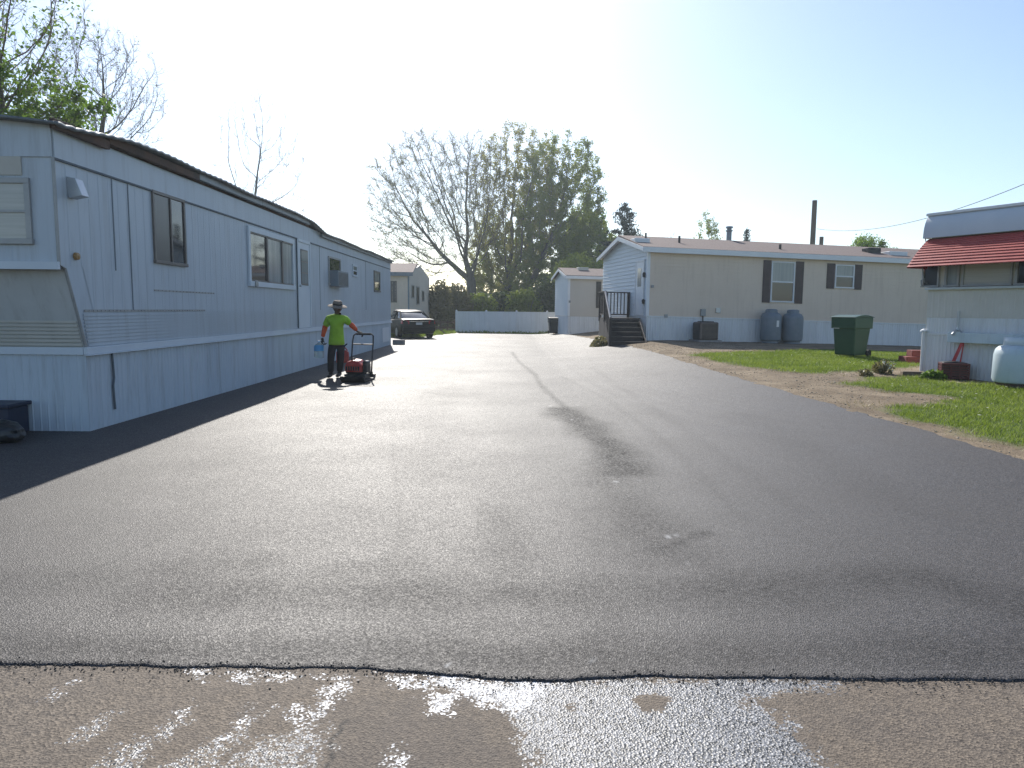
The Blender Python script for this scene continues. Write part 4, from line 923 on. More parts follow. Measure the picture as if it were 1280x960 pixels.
# big tank
u = nf.hit(1273, 450, .56)[0]; p0 = nf.P(u, .56, 0); p0.z = float(g(p0.x, p0.y)); rad = .41
t = thing('propane_tank', 'large pale blue propane tank in front of the cream trailer', 'propane tank', p0)
th = .80
MB().lathe([(.001, .05), (rad*.6, .055), (rad*.93, .10), (rad, .16), (rad*.985, th-.18), (rad*.93, th-.08), (rad*.8, th-.02), (rad*.5, th+.012), (.001, th+.02)], p0, 40).build('body', M['tank_blue'], t, smooth=True)
MB().lathe([(rad*.8, -.04), (rad*.8, .09)], p0, 28, capped=False).build('foot_ring', M['oldwood'], t)
b = MB(); 
for a0 in (2.55, 5.3):
    vs = [p0+Vector((.26*math.cos(a0+d_), .26*math.sin(a0+d_), z)) for z in (th-.02, th+.155) for d_ in np.linspace(0, 2.0, 10)]
    b.add(vs, [(i, i+1, 11+i, 10+i) for i in range(9)])
o = b.build('collar', M['alu_trim'], t, smooth=True); sm = o.modifiers.new('thick', 'SOLIDIFY'); sm.thickness = .014
MB().lathe([(.03, 0), (.03, .06), (.055, .065), (.055, .10), (.001, .105)], p0+Vector((-.02, 0, th+.01)), 12).build('valve', M['red_plastic'], t)
MB().lathe([(.028, 0), (.028, .13), (.001, .135)], p0+Vector((-.17, -.1, th-.01)), 10).build('gauge', M['black'], t)
# steps, slab and plants nearby
p = ground(1143, 454)
t = thing('brick_steps', 'two low red brick steps beside the cream trailer on the lawn', 'steps', p)
fS = Frame((p.x, p.y, p.z), R(-8)); MB().box(-.25, .5, -.4, .12, -.05, .17, fS).build('lower_step', M['brick'], t, bevel=.01); MB().box(-.05, .5, -.42, -.05, .171, .33, fS).build('upper_step', M['brick'], t, bevel=.01)
p = ground(1142, 469)
o = MB().box(-.24, .22, -.12, .10, -.03, .085, Frame((p.x, p.y, p.z), R(-14))).build('timber_block', M['timber'], None, bevel=.012); tag(o, 'weathered timber block lying on the grass near the brick steps', 'timber block')
p = ground(1103, 467)
t = thing('plant', 'small ragged brown and green plant at the edge of the lawn', 'plant', p)
def foliage(name, c, r, n, size, m, parent, seed, zmin=None, shell=.5):
    r_ = np.random.RandomState(seed); d = r_.normal(0, 1, (n, 3)); d /= np.linalg.norm(d, axis=1)[:, None]; q = r_.uniform(shell, 1, n)**.6
    q = q*(.75+.5*fbm(d[:, 0]*2.5+seed, d[:, 1]*2.5+d[:, 2]*1.7, seed))
    C = np.array(c)[None]+d*q[:, None]*np.array(r)[None]
    if zmin is not None: C[:, 2] = np.maximum(C[:, 2], zmin)
    T = r_.normal(0, 1, (n, 3)); T /= np.linalg.norm(T, axis=1)[:, None]; U = np.cross(T, r_.normal(0, 1, (n, 3))); U /= np.linalg.norm(U, axis=1)[:, None]; s_ = size*r_.uniform(.5, 1.3, n)
    T = T*s_[:, None]; U = U*s_[:, None]*.6; V = np.stack([C-T, C+U, C+T, C-U], 1).reshape(-1, 3)
    return np_mesh(name, V, np.arange(4*n).reshape(-1, 4), m, parent)
foliage('leaves', (p.x, p.y, p.z+.12), (.26, .2, .17), 240, .05, M['leaf_brown'], t, 3, p.z+.02, 0)
foliage('flower_heads', (p.x+.06, p.y-.05, p.z+.19), (.2, .15, .14), 60, .03, M['petal'], t, 9, p.z+.05, 0)
p = ground(1083, 470)
o = foliage('dead_plant', (p.x, p.y, p.z+.06), (.18, .12, .1), 120, .045, M['leaf_brown'], None, 8, p.z+.01, 0); tag(o, 'flat clump of dead brown leaves left of the small plant', 'plant')
p = ground(1166, 474)
o = foliage('grass_tuft', (p.x, p.y, p.z+.06), (.28, .12, .14), 500, .05, M['leaf_bright'], None, 12, p.z+.0, 0); tag(o, 'bright green weed tuft against the trailer skirting by the crate', 'weed')

# ------------------------------------------------------------------ beige home at the far left
ff = Frame((-6.3, 43.2, 0), R(4)); fg = Frame((-6.3, 43.2, 0), R(87.5))
fh = thing('mobile_home', 'tan mobile home with brown roof beyond the white home', 'mobile home', (-9., 47., 0))
FE = ff.hit(509, 341)[1]; FW, FLn, FA = 7.6, 7.0, FE+.68
MB().box(-FLn, 0, 0, -.1, .1, FE, ff).build('wall', M['siding'], fh)
b = MB(); b.ribs(ff, -FLn, -.02, lambda u: .9, lambda u: FE-.02, .2, .01, .004, .8); b.build('wall_cladding', M['siding'], fh)
MB().prism([(0, .1), (FW, .1), (FW, FE), (FW/2, FA), (0, FE)], fg, -.0, -.15).build('gable_wall', M['siding_pale'], fh)
MB().box(-FLn, -.15, -.1, -FW, .1, FE, ff).build('core', M['siding_pale'], fh)
b = MB()
def froof(u, v, dz=0): return ff.P(u, .25-(FW+.5)*v, FE+.02+(FA-FE+.05)*(1-abs(2*v-1))-.05*(1 if v in (0, 1) else 0)+dz)
for v0, v1 in ((0, .5), (.5, 1)):
    b.add([froof(-FLn, v0), froof(.25, v0), froof(.25, v1), froof(-FLn, v1), froof(-FLn, v0, .06), froof(.25, v0, .06), froof(.25, v1, .06), froof(-FLn, v1, .06)], [(0, 1, 2, 3), (4, 5, 6, 7), (0, 1, 5, 4), (1, 2, 6, 5), (2, 3, 7, 6), (3, 0, 4, 7)])
b.build('roof', M['shingle'], fh)
MB().box(-FLn, .25, .24, .275, FE-.20, FE+.02, ff).build('fascia', M['tank_grey'], fh)
u0, u1, w0, w1 = hitbox(ff, 486, 351, 496, 378); window(fh, ff, u0, u1, w0, w1, .06, M['bronze'], [(u0+.06, u1-.06, w0+.06, w1-.06, M['glass_dark'])])
MB().box(-.09, 0, .005, .03, .1, FE-.2, ff).build('corner_trim', M['tank_grey'], fh)
for x0, x1, y0, y1 in ((514, 517.5, 356, 373), (520, 524, 358, 381), (527, 530, 363, 377), (535, 538.5, 366, 390)):
    u0, u1, w0, w1 = hitbox(fg, x0, y0, x1, y1); window(fh, fg, u0, u1, w0, w1, .07, M['greyframe'], [(u0+.07, u1-.07, w0+.07, w1-.07, M['glass_dark'])])

# ------------------------------------------------------------------ vinyl fence along the back
fa, fb = ground(569, 416.5), ground(700, 418.0)
fa = Vector((-3.63, 45.7, 0)); fb = Vector((3.9, 44.6, 0))
ang = math.atan2(fb.y-fa.y, fb.x-fa.x); fnf = Frame((fa.x, fa.y, 0), ang); flen = (fb-fa).length
fn = thing('vinyl_fence', 'white vinyl panel fence across the end of the road', 'fence', tuple((fa+fb)/2))
FH = fnf.hit(600, 389.3)[1]; sp = 1.96; k = 0; u = 0
while u < flen+.01:
    b = MB(); z = float(g(*fnf.P(u, 0, 0).xy)); b.box(u-.06, u+.06, -.06, .06, z-.1, FH+.04, fnf); b.prism([(u-.075, FH+.041), (u+.075, FH+.041), (u, FH+.10)], fnf, -.07, .07); b.build('post', M['fence'], fn, bevel=.006)
    if u+sp < flen+.5:
        b = MB()
        for j in range(11): 
            a = u+.062+j*(sp-.124)/11; b.box(a, a+(sp-.124)/11-.006, -.02, .02, z+.08, FH-.08, fnf)
        b.box(u+.062, u+sp-.062, -.014, .014, z+.08, FH-.08, fnf); b.build('panel', M['fence'], fn)
        MB().box(u+.061, u+sp-.061, -.035, .035, FH-.079, FH, fnf).build('rail', M['fence'], fn); MB().box(u+.061, u+sp-.061, -.035, .035, z+.02, z+.079, fnf).build('rail', M['fence'], fn)
    u += sp
# plank stick, concrete block, low dark fence
a, b2 = at_y(547, 409, 42.), at_y(556, 416.5, 42.); a.z = max(a.z, .05); b2.z = max(b2.z, .03)
o = MB().tube([a, b2], .045, 6).build('plank', M['timber']); tag(o, 'pale wooden plank leaning in the grass left of the white fence', 'plank')
p = ground(498, 431); o = MB().bx(p.x-.22, p.x+.25, p.y-.15, p.y+.22, .007, .21).build('concrete_block', M['concrete'], None, bevel=.012); tag(o, 'grey concrete block at the far corner of the white home', 'concrete block')
b = MB(); y_ = 47.5
t = thing('board_fence', 'low dark board fence in the undergrowth left of the white fence', 'fence', (-4.8, y_, 0))
for k in range(5): MB().bx(-5.9+k*.5, -5.82+k*.5, y_-.04, y_+.04, -.1, .75).build('post', M['oldwood'], t)
for z in (.2, .55): MB().bx(-5.95, -3.7, y_-.07, y_-.041, z, z+.14).build('board', M['oldwood'], t)

# ------------------------------------------------------------------ utility poles and wire
def pole(px, ytop, ybase, Y, r, label):
    a, b_ = at_y(px, ytop, Y), at_y(px, ybase, Y); o = MB().tube([(a.x, Y, float(g(a.x, Y))-.2), (a.x, Y, a.z)], [r*1.25, r], 12).build('utility_pole', M['pole'], None, smooth=True); tag(o, label, 'utility pole'); return a
pa = pole(1018.5, 250.5, 305, 40, .13, 'tall bare wooden utility pole rising behind the beige home')
pb = pole(1027, 296, 306, 41, .11, 'short utility pole just right of the tall bare pole')
q0 = at_y(1021, 286, 39.9); q1 = at_y(1290, 226, 22.)
pts = []
for i in range(25):
    t_ = i/24; q = q0.lerp(q1, t_); q.z -= .6*4*t_*(1-t_); pts.append(q)
b = MB(); b.tube(pts, .012, 5); o = b.build('power_line', M['wire']); tag(o, 'thin power line sloping from the utility pole towards the cream trailer', 'power line')
DENOISE = True
HAZE = 0.0008
EXPOSURE = 0.70
# ------------------------------------------------------------------ dark sedan behind the white home
rc = ground(524, 423.5); HD = R(24)
car = thing('parked_car', 'dark sedan parked tail towards the road behind the white home', 'car', (rc.x-math.sin(HD)*2.3, rc.y+math.cos(HD)*2.3, rc.z), None, HD)
def loft(secs, name, m, parent, smooth=True, close=True, bevel=0):
    b = MB(); k = len(secs[0]); vs = [p for s_ in secs for p in s_]
    fs = [(i*k+j, i*k+(j+1) % k, (i+1)*k+(j+1) % k, (i+1)*k+j) for i in range(len(secs)-1) for j in range(k)]
    if close: fs += [tuple(range(k))[::-1], tuple(range((len(secs)-1)*k, len(secs)*k))]
    b.add(vs, fs); return b.build(name, m, parent, smooth=smooth, local=True, bevel=bevel)
def csec(y, w, zb, zm, zt, wt):
    return [(-w*.92, y, zb), (-w, y, zb+.12), (-w, y, zm), (-wt, y, zt-.03), (-wt*.8, y, zt), (wt*.8, y, zt), (wt, y, zt-.03), (w, y, zm), (w, y, zb+.12), (w*.92, y, zb)]
loft([csec(-2.30, .80, .40, .62, .80, .74), csec(-2.24, .86, .30, .70, .97, .80), csec(-2.0, .89, .24, .76, 1.02, .82), csec(-1.5, .91, .22, .78, 1.0, .84), csec(-.6, .92, .22, .80, .95, .86), csec(.8, .92, .22, .80, .93, .86), csec(1.3, .91, .22, .76, .92, .83), csec(1.9, .88, .24, .70, .82, .78), csec(2.25, .80, .32, .60, .68, .68)], 'body', M['carpaint'], car)
def gsec(y, wb, zb, wt, zt): return [(-wb, y, zb), (-wt, y, zt-.03), (-wt*.9, y, zt), (wt*.9, y, zt), (wt, y, zt-.03), (wb, y, zb)]
loft([gsec(-1.62, .74, .97, .72, 1.0), gsec(-1.0, .78, .94, .60, 1.33), gsec(-.75, .79, .93, .59, 1.38), gsec(.1, .80, .92, .60, 1.42), gsec(.55, .79, .92, .60, 1.37), gsec(1.35, .74, .90, .70, .93)], 'cabin_glass', M['carglass'], car)
loft([gsec(-.98, .62, 1.33, .58, 1.365), gsec(-.75, .625, 1.36, .59, 1.405), gsec(.1, .63, 1.40, .60, 1.445), gsec(.52, .62, 1.36, .59, 1.40)], 'roof', M['carpaint'], car)
for sx_ in (-1, 1):
    for y0, z0, y1, z1 in ((-1.6, .98, -.95, 1.36), (.52, 1.38, 1.3, .93), (-.35, .93, -.35, 1.40)): MB().tube([(sx_*.775, y0, z0), (sx_*.61, y1, z1)], .035, 6).build('pillar', M['carpaint'], car, local=True)
    b = MB(); b.add([(sx_*.845, -2.235, .74), (sx_*.50, -2.285, .74), (sx_*.50, -2.26, .90), (sx_*.82, -2.20, .92), (sx_*.87, -2.10, .76), (sx_*.84, -2.05, .91)], [(0, 1, 2, 3), (0, 3, 5, 4)]); o = b.build('tail_light', M['tail'], car, local=True); so2 = o.modifiers.new('thick', 'SOLIDIFY'); so2.thickness = .06; so2.offset = 0
    for y in (-1.4, 1.42):
        w_ = MB().tube([(sx_*.70, y, .33), (sx_*.925, y, .33)], .33, 24).build('wheel', M['rubber'], car, local=True)
        MB().tube([(sx_*.92, y, .33), (sx_*.935, y, .33)], .20, 16).build('rim', M['grey_metal'], w_, local=True)
    MB().bx(min(sx_*.92, sx_*1.08), max(sx_*.92, sx_*1.08), .78, .95, .95, 1.07).build('mirror', M['carpaint'], car, local=True, bevel=.03)
MB().bx(-.84, .84, -2.36, -2.2, .36, .58).build('bumper', M['carpaint'], car, local=True, bevel=.05)
MB().bx(-.16, .16, -2.325, -2.29, .70, .82).build('number_plate', M['plate'], car, local=True)
MB().bx(-.5, .5, -2.31, -2.27, .86, .885).build('trim', M['chrome'], car, local=True)

# ------------------------------------------------------------------ worker
def skin_mesh(name, joints, edges, m, parent, sub=2, root=0, extra=None):
    me = bpy.data.meshes.new(name+'_src'); me.from_pydata([j[0] for j in joints], edges, []); o = bpy.data.objects.new(name+'_src', me); COL.objects.link(o)
    sk = o.modifiers.new('skin', 'SKIN'); sk.use_smooth_shade = True
    for i, j in enumerate(joints):
        r_ = j[1]; d = me.skin_vertices[0].data[i]; d.radius = r_ if hasattr(r_, '__len__') else (r_, r_); d.use_root = (i == root)
    ss = o.modifiers.new('sub', 'SUBSURF'); ss.levels = sub; ss.render_levels = sub
    dg = bpy.context.evaluated_depsgraph_get(); ev = o.evaluated_get(dg); nm = bpy.data.meshes.new_from_object(ev)
    bpy.data.objects.remove(o)
    if extra:
        bm = bmesh.new(); bm.from_mesh(nm); em = bpy.data.meshes.new('t'); em.from_pydata(extra[0], [], extra[1]); bm.from_mesh(em); bm.to_mesh(nm); bm.free()
    nm.polygons.foreach_set('use_smooth', [True]*len(nm.polygons)); nm.materials.clear(); nm.materials.append(m); nm.name = name
    q = bpy.data.objects.new(name, nm); COL.objects.link(q); q.parent = parent; return q
pc = ground(421.5, 472.8); pc.z = .007
man = thing('person', 'worker in lime shirt, orange sleeves and wide brimmed hat holding the machine handle', 'person', pc)
V3 = Vector
hd = V3((.055, -.075, 1.465))
def head_mesh():
    bm = bmesh.new(); bmesh.ops.create_uvsphere(bm, u_segments=28, v_segments=20, radius=1); rot = Matrix.Rotation(R(18), 3, 'X') @ Matrix.Rotation(R(10), 3, 'Y') @ Matrix.Rotation(R(14), 3, 'Z'); vs = []
    for v in bm.verts:
        x, y, z = v.co; q = V3((x*.080, y*.098, z*.122))
        if z < -.1: k = 1-.30*min(1, (-z-.1)/.9); q.x *= k; q.y *= (1-.12*(-z))
        f = max(0, -y)
        q.y -= .022*f**6*math.exp(-((x/.16)**2))*math.exp(-(((z+.12)/.2)**2))      # nose
        q.y -= .008*f*math.exp(-((x/.4)**2))*math.exp(-(((z+.78)/.18)**2))         # chin
        q.y += .010*f*math.exp(-(((abs(x)-.36)/.16)**2))*math.exp(-(((z-.02)/.12)**2))  # eye hollows
        q.y -= .005*f*math.exp(-((x/.25)**2))*math.exp(-(((z+.45)/.06)**2))        # lips
        q.x += .012*(1 if x > 0 else -1)*math.exp(-((y/.16)**2))*math.exp(-(((z+.05)/.22)**2))*(abs(x) > .8)  # ears
        vs.append(tuple(rot @ q + hd + V3((0, -.015, .015))))
    fs = [[v.index for v in f.verts] for f in bm.faces]; bm.free(); return vs, fs
J = [((0, 0, .80), (.10, .075)), ((.0, .0, .98), (.10, .075)), ((.01, 0, 1.18), (.12, .08)), ((.02, -.005, 1.29), (.09, .065)), ((.04, -.02, 1.365), (.05, .05)), ((.055, -.04, 1.42), (.05, .05)),
     ((-.17, 0, 1.275), (.055, .055)), ((-.245, .01, 1.06), (.042, .042)), ((-.285, -.05, .87), (.018, .018)),
     ((.21, 0, 1.265), (.055, .055)), ((.335, .05, 1.11), (.042, .042)), ((.44, -.015, 1.01), (.018, .018)),
     ((-.09, 0, .76), (.085, .085)), ((-.115, -.05, .43), (.058, .058)), ((-.135, .0, .10), (.04, .04)),
     ((.09, 0, .76), (.085, .085)), ((.07, .05, .43), (.058, .058)), ((.01, .16, .11), (.04, .04))]
E_ = [(0, 1), (1, 2), (2, 3), (3, 4), (4, 5), (3, 6), (6, 7), (7, 8), (3, 9), (9, 10), (10, 11), (0, 12), (12, 13), (13, 14), (0, 15), (15, 16), (16, 17)]
skin_mesh('body', J, E_, M['skin'], man, extra=head_mesh())
# shirt: torso and short sleeves
skin_mesh('shirt', [((.0, 0, .70), (.20, .15)), ((.0, 0, .90), (.19, .145)), ((.01, 0, 1.14), (.205, .145)), ((.02, 0, 1.275), (.14, .11)), ((.035, -.01, 1.365), (.07, .068)), ((-.165, 0, 1.262), (.075, .08)), ((-.232, .005, 1.09), (.085, .082)), ((.205, 0, 1.255), (.075, .08)), ((.305, .03, 1.14), (.083, .08))],
          [(0, 1), (1, 2), (2, 3), (3, 4), (3, 5), (5, 6), (3, 7), (7, 8)], M['lime'], man, root=1)
b = MB(); b.add([(.07, -.128, 1.19), (.14, -.115, 1.185), (.14, -.115, 1.215), (.07, -.128, 1.22)], [(0, 1, 2, 3)]); o = b.build('chest_logo', M['black'], man, local=True); sm = o.modifiers.new('thick', 'SOLIDIFY'); sm.thickness = .01; sm.offset = 0
skin_mesh('sleeve', [((-.225, .003, 1.14), .068), ((-.248, .01, 1.06), .062), ((-.268, -.02, .96), .05), ((-.283, -.046, .87), .04)], [(0, 1), (1, 2), (2, 3)], M['orange'], man)
skin_mesh('sleeve', [((.28, .025, 1.17), .068), ((.338, .05, 1.11), .062), ((.395, .015, 1.06), .048), ((.447, -.014, 1.012), .038)], [(0, 1), (1, 2), (2, 3)], M['orange'], man)
skin_mesh('trousers', [((0, 0, .84), (.15, .11)), ((0, 0, .77), (.14, .11)), ((-.09, 0, .70), (.10, .10)), ((-.115, -.05, .43), (.078, .082)), ((-.13, -.015, .22), (.07, .075)), ((-.135, .0, .10), (.072, .076)), ((.09, 0, .70), (.10, .10)), ((.07, .05, .43), (.078, .082)), ((.035, .12, .22), (.07, .075)), ((.012, .155, .11), (.072, .076))],
          [(0, 1), (1, 2), (2, 3), (3, 4), (4, 5), (1, 6), (6, 7), (7, 8), (8, 9)], M['trouser'], man, root=1)
for (ax_, ay, tz) in ((-.135, .0, 0), (.012, .155, 0)):
    skin_mesh('boot', [((ax_, ay, .14), .052), ((ax_, ay+.02, .06), (.052, .045)), ((ax_-.005, ay-.07, .052), (.048, .04)), ((ax_-.01, ay-.16, .045), (.045, .034)), ((ax_-.01, ay-.20, .04), (.03, .026))], [(0, 1), (1, 2), (2, 3), (3, 4)], M['boot'], man)
def glove(wr, palm_dir, side_dir, curl_dir, mirror):
    pd, sd, cd = (V3(q).normalized() for q in (palm_dir, side_dir, curl_dir)); w = V3(wr)
    Jn = [(tuple(w - pd*.03), .028), (tuple(w+pd*.03), (.034, .022)), (tuple(w+pd*.065), (.036, .02))]; Ed = [(0, 1), (1, 2)]
    for k, (off, ln) in enumerate(((-.033, .062), (-.011, .074), (.011, .070), (.032, .054))):
        i = len(Jn); a = w+pd*.085+sd*off
        Jn += [(tuple(a), .0115), (tuple(a+(pd*.7+cd*.7)*ln*.5), .0105), (tuple(a+(pd*.45+cd*1.05)*ln*.85), .0095), (tuple(a+(pd*.0+cd*1.3)*ln), .008)]; Ed += [(2, i), (i, i+1), (i+1, i+2), (i+2, i+3)]
    i = len(Jn); a = w+pd*.03+sd*(-.036*mirror)
    Jn += [(tuple(a), .014), (tuple(a+sd*(-.022*mirror)+pd*.025+cd*.012), .0125), (tuple(a+sd*(-.02*mirror)+pd*.05+cd*.035), .010)]; Ed += [(1, i), (i, i+1), (i+1, i+2)]
    skin_mesh('glove', Jn, Ed, M['trouser'], man, sub=2)
glove((-.288, -.055, .835), (-.03, -.06, -1), (0, -1, 0), (1, 0, 0), 1)
glove((.462, -.024, .998), (1, -.25, -.25), (.2, .9, 0), (.1, .0, -1), 1)
# hair, beard, eyes
hr = MB(); bmh = bmesh.new(); bmesh.ops.create_uvsphere(bmh, u_segments=20, v_segments=12, radius=1)
hv = [tuple(Matrix.Rotation(R(18), 3, 'X') @ V3((v.co.x*.078, v.co.y*.098+.012, v.co.z*.105)) + hd + V3((0, 0, .035))) for v in bmh.verts]; hfc = [[v.index for v in f.verts] for f in bmh.faces if f.calc_center_median().y > -.35 or f.calc_center_median().z > .55]; bmh.free()
hr.add(hv, hfc); hr.build('hair', M['hair'], man, smooth=True, local=True)
bd = MB(); rotb = Matrix.Rotation(R(18), 3, 'X') @ Matrix.Rotation(R(10), 3, 'Y')
for sx_ in (-1, 1):
    bd.lathe([(.001, -.010), (.009, -.004), (.009, .004), (.001, .010)], hd + rotb @ V3((sx_*.028, -.088, .022)), 8)
bd.build('eyes', M['hair'], man, local=True, smooth=True)
lump('beard', tuple(hd + V3((-.008, -.075, -.068))), (.052, .042, .042), M['hair'], 2., man, 2, .15)
# hat
hax = Matrix.Rotation(R(10), 3, 'X') @ Matrix.Rotation(R(7), 3, 'Y'); ho = hd + V3((.0, -.012, .082))
ht = MB(); ht.lathe([(.085, .0), (.13, -.004), (.185, -.014), (.20, -.024), (.202, -.018), (.185, -.006), (.13, .006), (.102, .014), (.098, .05), (.090, .085), (.066, .104), (.03, .096), (.001, .09)], ho, 30, hax, capped=False)
hat = ht.build('hat', M['straw'], man, smooth=True, local=True)
MB().lathe([(.104, .010), (.103, .045), (.099, .045), (.100, .010)], ho, 30, hax, capped=False).build('hat_band', M['hatband'], hat, smooth=True, local=True)

# jug carried in the hand
jp = pc + V3((-.355, -.09, .43))
t = thing('water_jug', 'clear water jug with blue label carried in the gloved hand of the worker', 'water jug', jp)
MB().lathe([(.001, 0.0), (0.09, 0.0044), (0.1008, 0.0264), (0.1008, 0.1056), (0.095, 0.1232), (0.1008, 0.1408), (0.1008, 0.2376), (0.0864, 0.2772), (0.0432, 0.3124), (0.0216, 0.33), (0.0216, 0.3608), (.001, 0.3608)], jp, 24).build('bottle', M['jug'], t, smooth=True)
MB().lathe([(0.1026, 0.154), (0.1026, 0.2508), (0.09, 0.2798)], jp, 24, capped=False).build('label', M['jugblue'], t, smooth=True)
MB().lathe([(0.0259, 0.3388), (0.0259, 0.3652), (.001, 0.3678)], jp, 14).build('cap', M['jugblue'], t, smooth=True)
MB().tube([jp+V3((.02, 0, .33)), jp+V3((.05, .02, .375)), jp+V3((.09, .02, .33)), jp+V3((.092, .02, .24))], .011, 8).build('handle', M['jug'], t, smooth=True)

# plate compactor
cp_ = ground(448, 476.5); cp_.z = .007
t = thing('plate_compactor', 'red and black plate compactor with a tall black loop handle', 'plate compactor', cp_, None, R(-8))
b = MB(); prf = [(-.30, .0), (.30, .0), (.36, .06), (.38, .12), (.34, .12), (.28, .05), (-.28, .05), (-.34, .12), (-.38, .12), (-.36, .06)]
b.prism(prf, Frame((0, 0, 0), math.pi/2), -.25, .25); b.build('base_plate', M['blackmetal'], t, local=True, bevel=.008)
MB().bx(-.22, .22, -.24, .22, .055, .16).build('deck', M['blackmetal'], t, local=True, bevel=.02)
MB().bx(-.20, .14, -.20, .12, .165, .24).build('engine_base', M['black'], t, local=True, bevel=.02)
loft([[(-.19, y, .20), (-.20, y, .30+.02), (-.17, y, zt), (-.05, y, zt+.035), (.08, y, zt+.02), (.15, y, .33), (.15, y, .20)] for y, zt in ((-.24, .34), (-.20, .40), (.05, .42), (.12, .37))], 'engine_cover', M['red_plastic'], t, smooth=False, bevel=.015)
MB().lathe([(.045, 0), (.045, .03), (.03, .04), (.001, .042)], (-.08, -.06, .44), 14).build('fuel_cap', M['black'], t, local=True)
b = MB(); b.bx(.155, .235, -.16, .10, .18, .36); b.tube([(.19, -.14, .38), (.19, .08, .38)], .05, 10); b.build('muffler', M['blackmetal'], t, local=True, bevel=.01)
b = MB()
for k in range(6): b.bx(-.165+k*.05, -.14+k*.05, -.262, -.243, .23, .32)
b.build('cooling_slots', M['black'], t, local=True)
hw = .225
b = MB(); b.tube([(-hw, .16, .14), (-hw, .22, .45), (-hw, .30, .80), (-hw+.01, .335, .92), (-hw+.05, .345, .955), (hw-.05, .345, .955), (hw-.01, .335, .92), (hw, .30, .80), (hw, .22, .45), (hw, .16, .14)], .016, 10); b.build('handle', M['blackmetal'], t, local=True, smooth=True)
MB().tube([(-hw, .29, .74), (hw, .29, .74)], .013, 8).build('crossbar', M['blackmetal'], t, local=True)
MB().tube([(-hw+.07, .345, .955), (hw-.07, .345, .955)], .021, 10).build('grip', M['rubber'], t, local=True)
for sx_ in (-1, 1): MB().tube([(sx_*.19-.02, .14, .14), (sx_*.19+.06, .14, .14)], .05, 12).build('mount', M['rubber'], t, local=True)

# fuel can in the shade behind
fp = ground(428.5, 453.5); fp.z = .007
t = thing('fuel_can', 'red plastic fuel can standing in the shade by the white skirting', 'fuel can', fp)
fF = Frame((fp.x, fp.y, fp.z), R(10))
b = MB(); b.prism([(-.17, 0), (.17, 0), (.17, .28), (.10, .34), (-.10, .36), (-.17, .30)], fF, -.11, .11); b.build('body', M['red_plastic'], t, bevel=.025)
b = MB(); b.tube([fF.P(-.12, 0, .35), fF.P(-.06, 0, .43), fF.P(.08, 0, .40), fF.P(.13, 0, .33)], .018, 8); b.build('handle', M['red_plastic'], t, smooth=True)
b = MB(); b.tube([fF.P(.02, 0, .34), fF.P(.05, 0, .46), fF.P(.13, 0, .52)], [.03, .025, .015], 10); b.build('spout', M['black'], t, smooth=True)

# ------------------------------------------------------------------ trees
def prisms(P0, P1, r0, r1, k):
    n = len(P0); D = P1-P0; L_ = np.linalg.norm(D, axis=1, keepdims=True); D = D/np.maximum(L_, 1e-6)
    A = np.where(np.abs(D[:, 2:3]) < .9, np.array([[0, 0, 1.]]), np.array([[1., 0, 0]])); U = np.cross(D, A); U /= np.linalg.norm(U, axis=1, keepdims=True); W = np.cross(D, U)
    an = np.arange(k)*2*math.pi/k; ring = U[:, None]*np.cos(an)[None, :, None]+W[:, None]*np.sin(an)[None, :, None]
    V = np.concatenate([P0[:, None]+ring*r0[:, None, None], P1[:, None]+ring*r1[:, None, None]], 1).reshape(-1, 3)
    j = np.arange(k); f = np.stack([j, (j+1) % k, k+(j+1) % k, k+j], -1); Fc = (np.arange(n)[:, None, None]*2*k+f[None]).reshape(-1, 4)
    return V, Fc
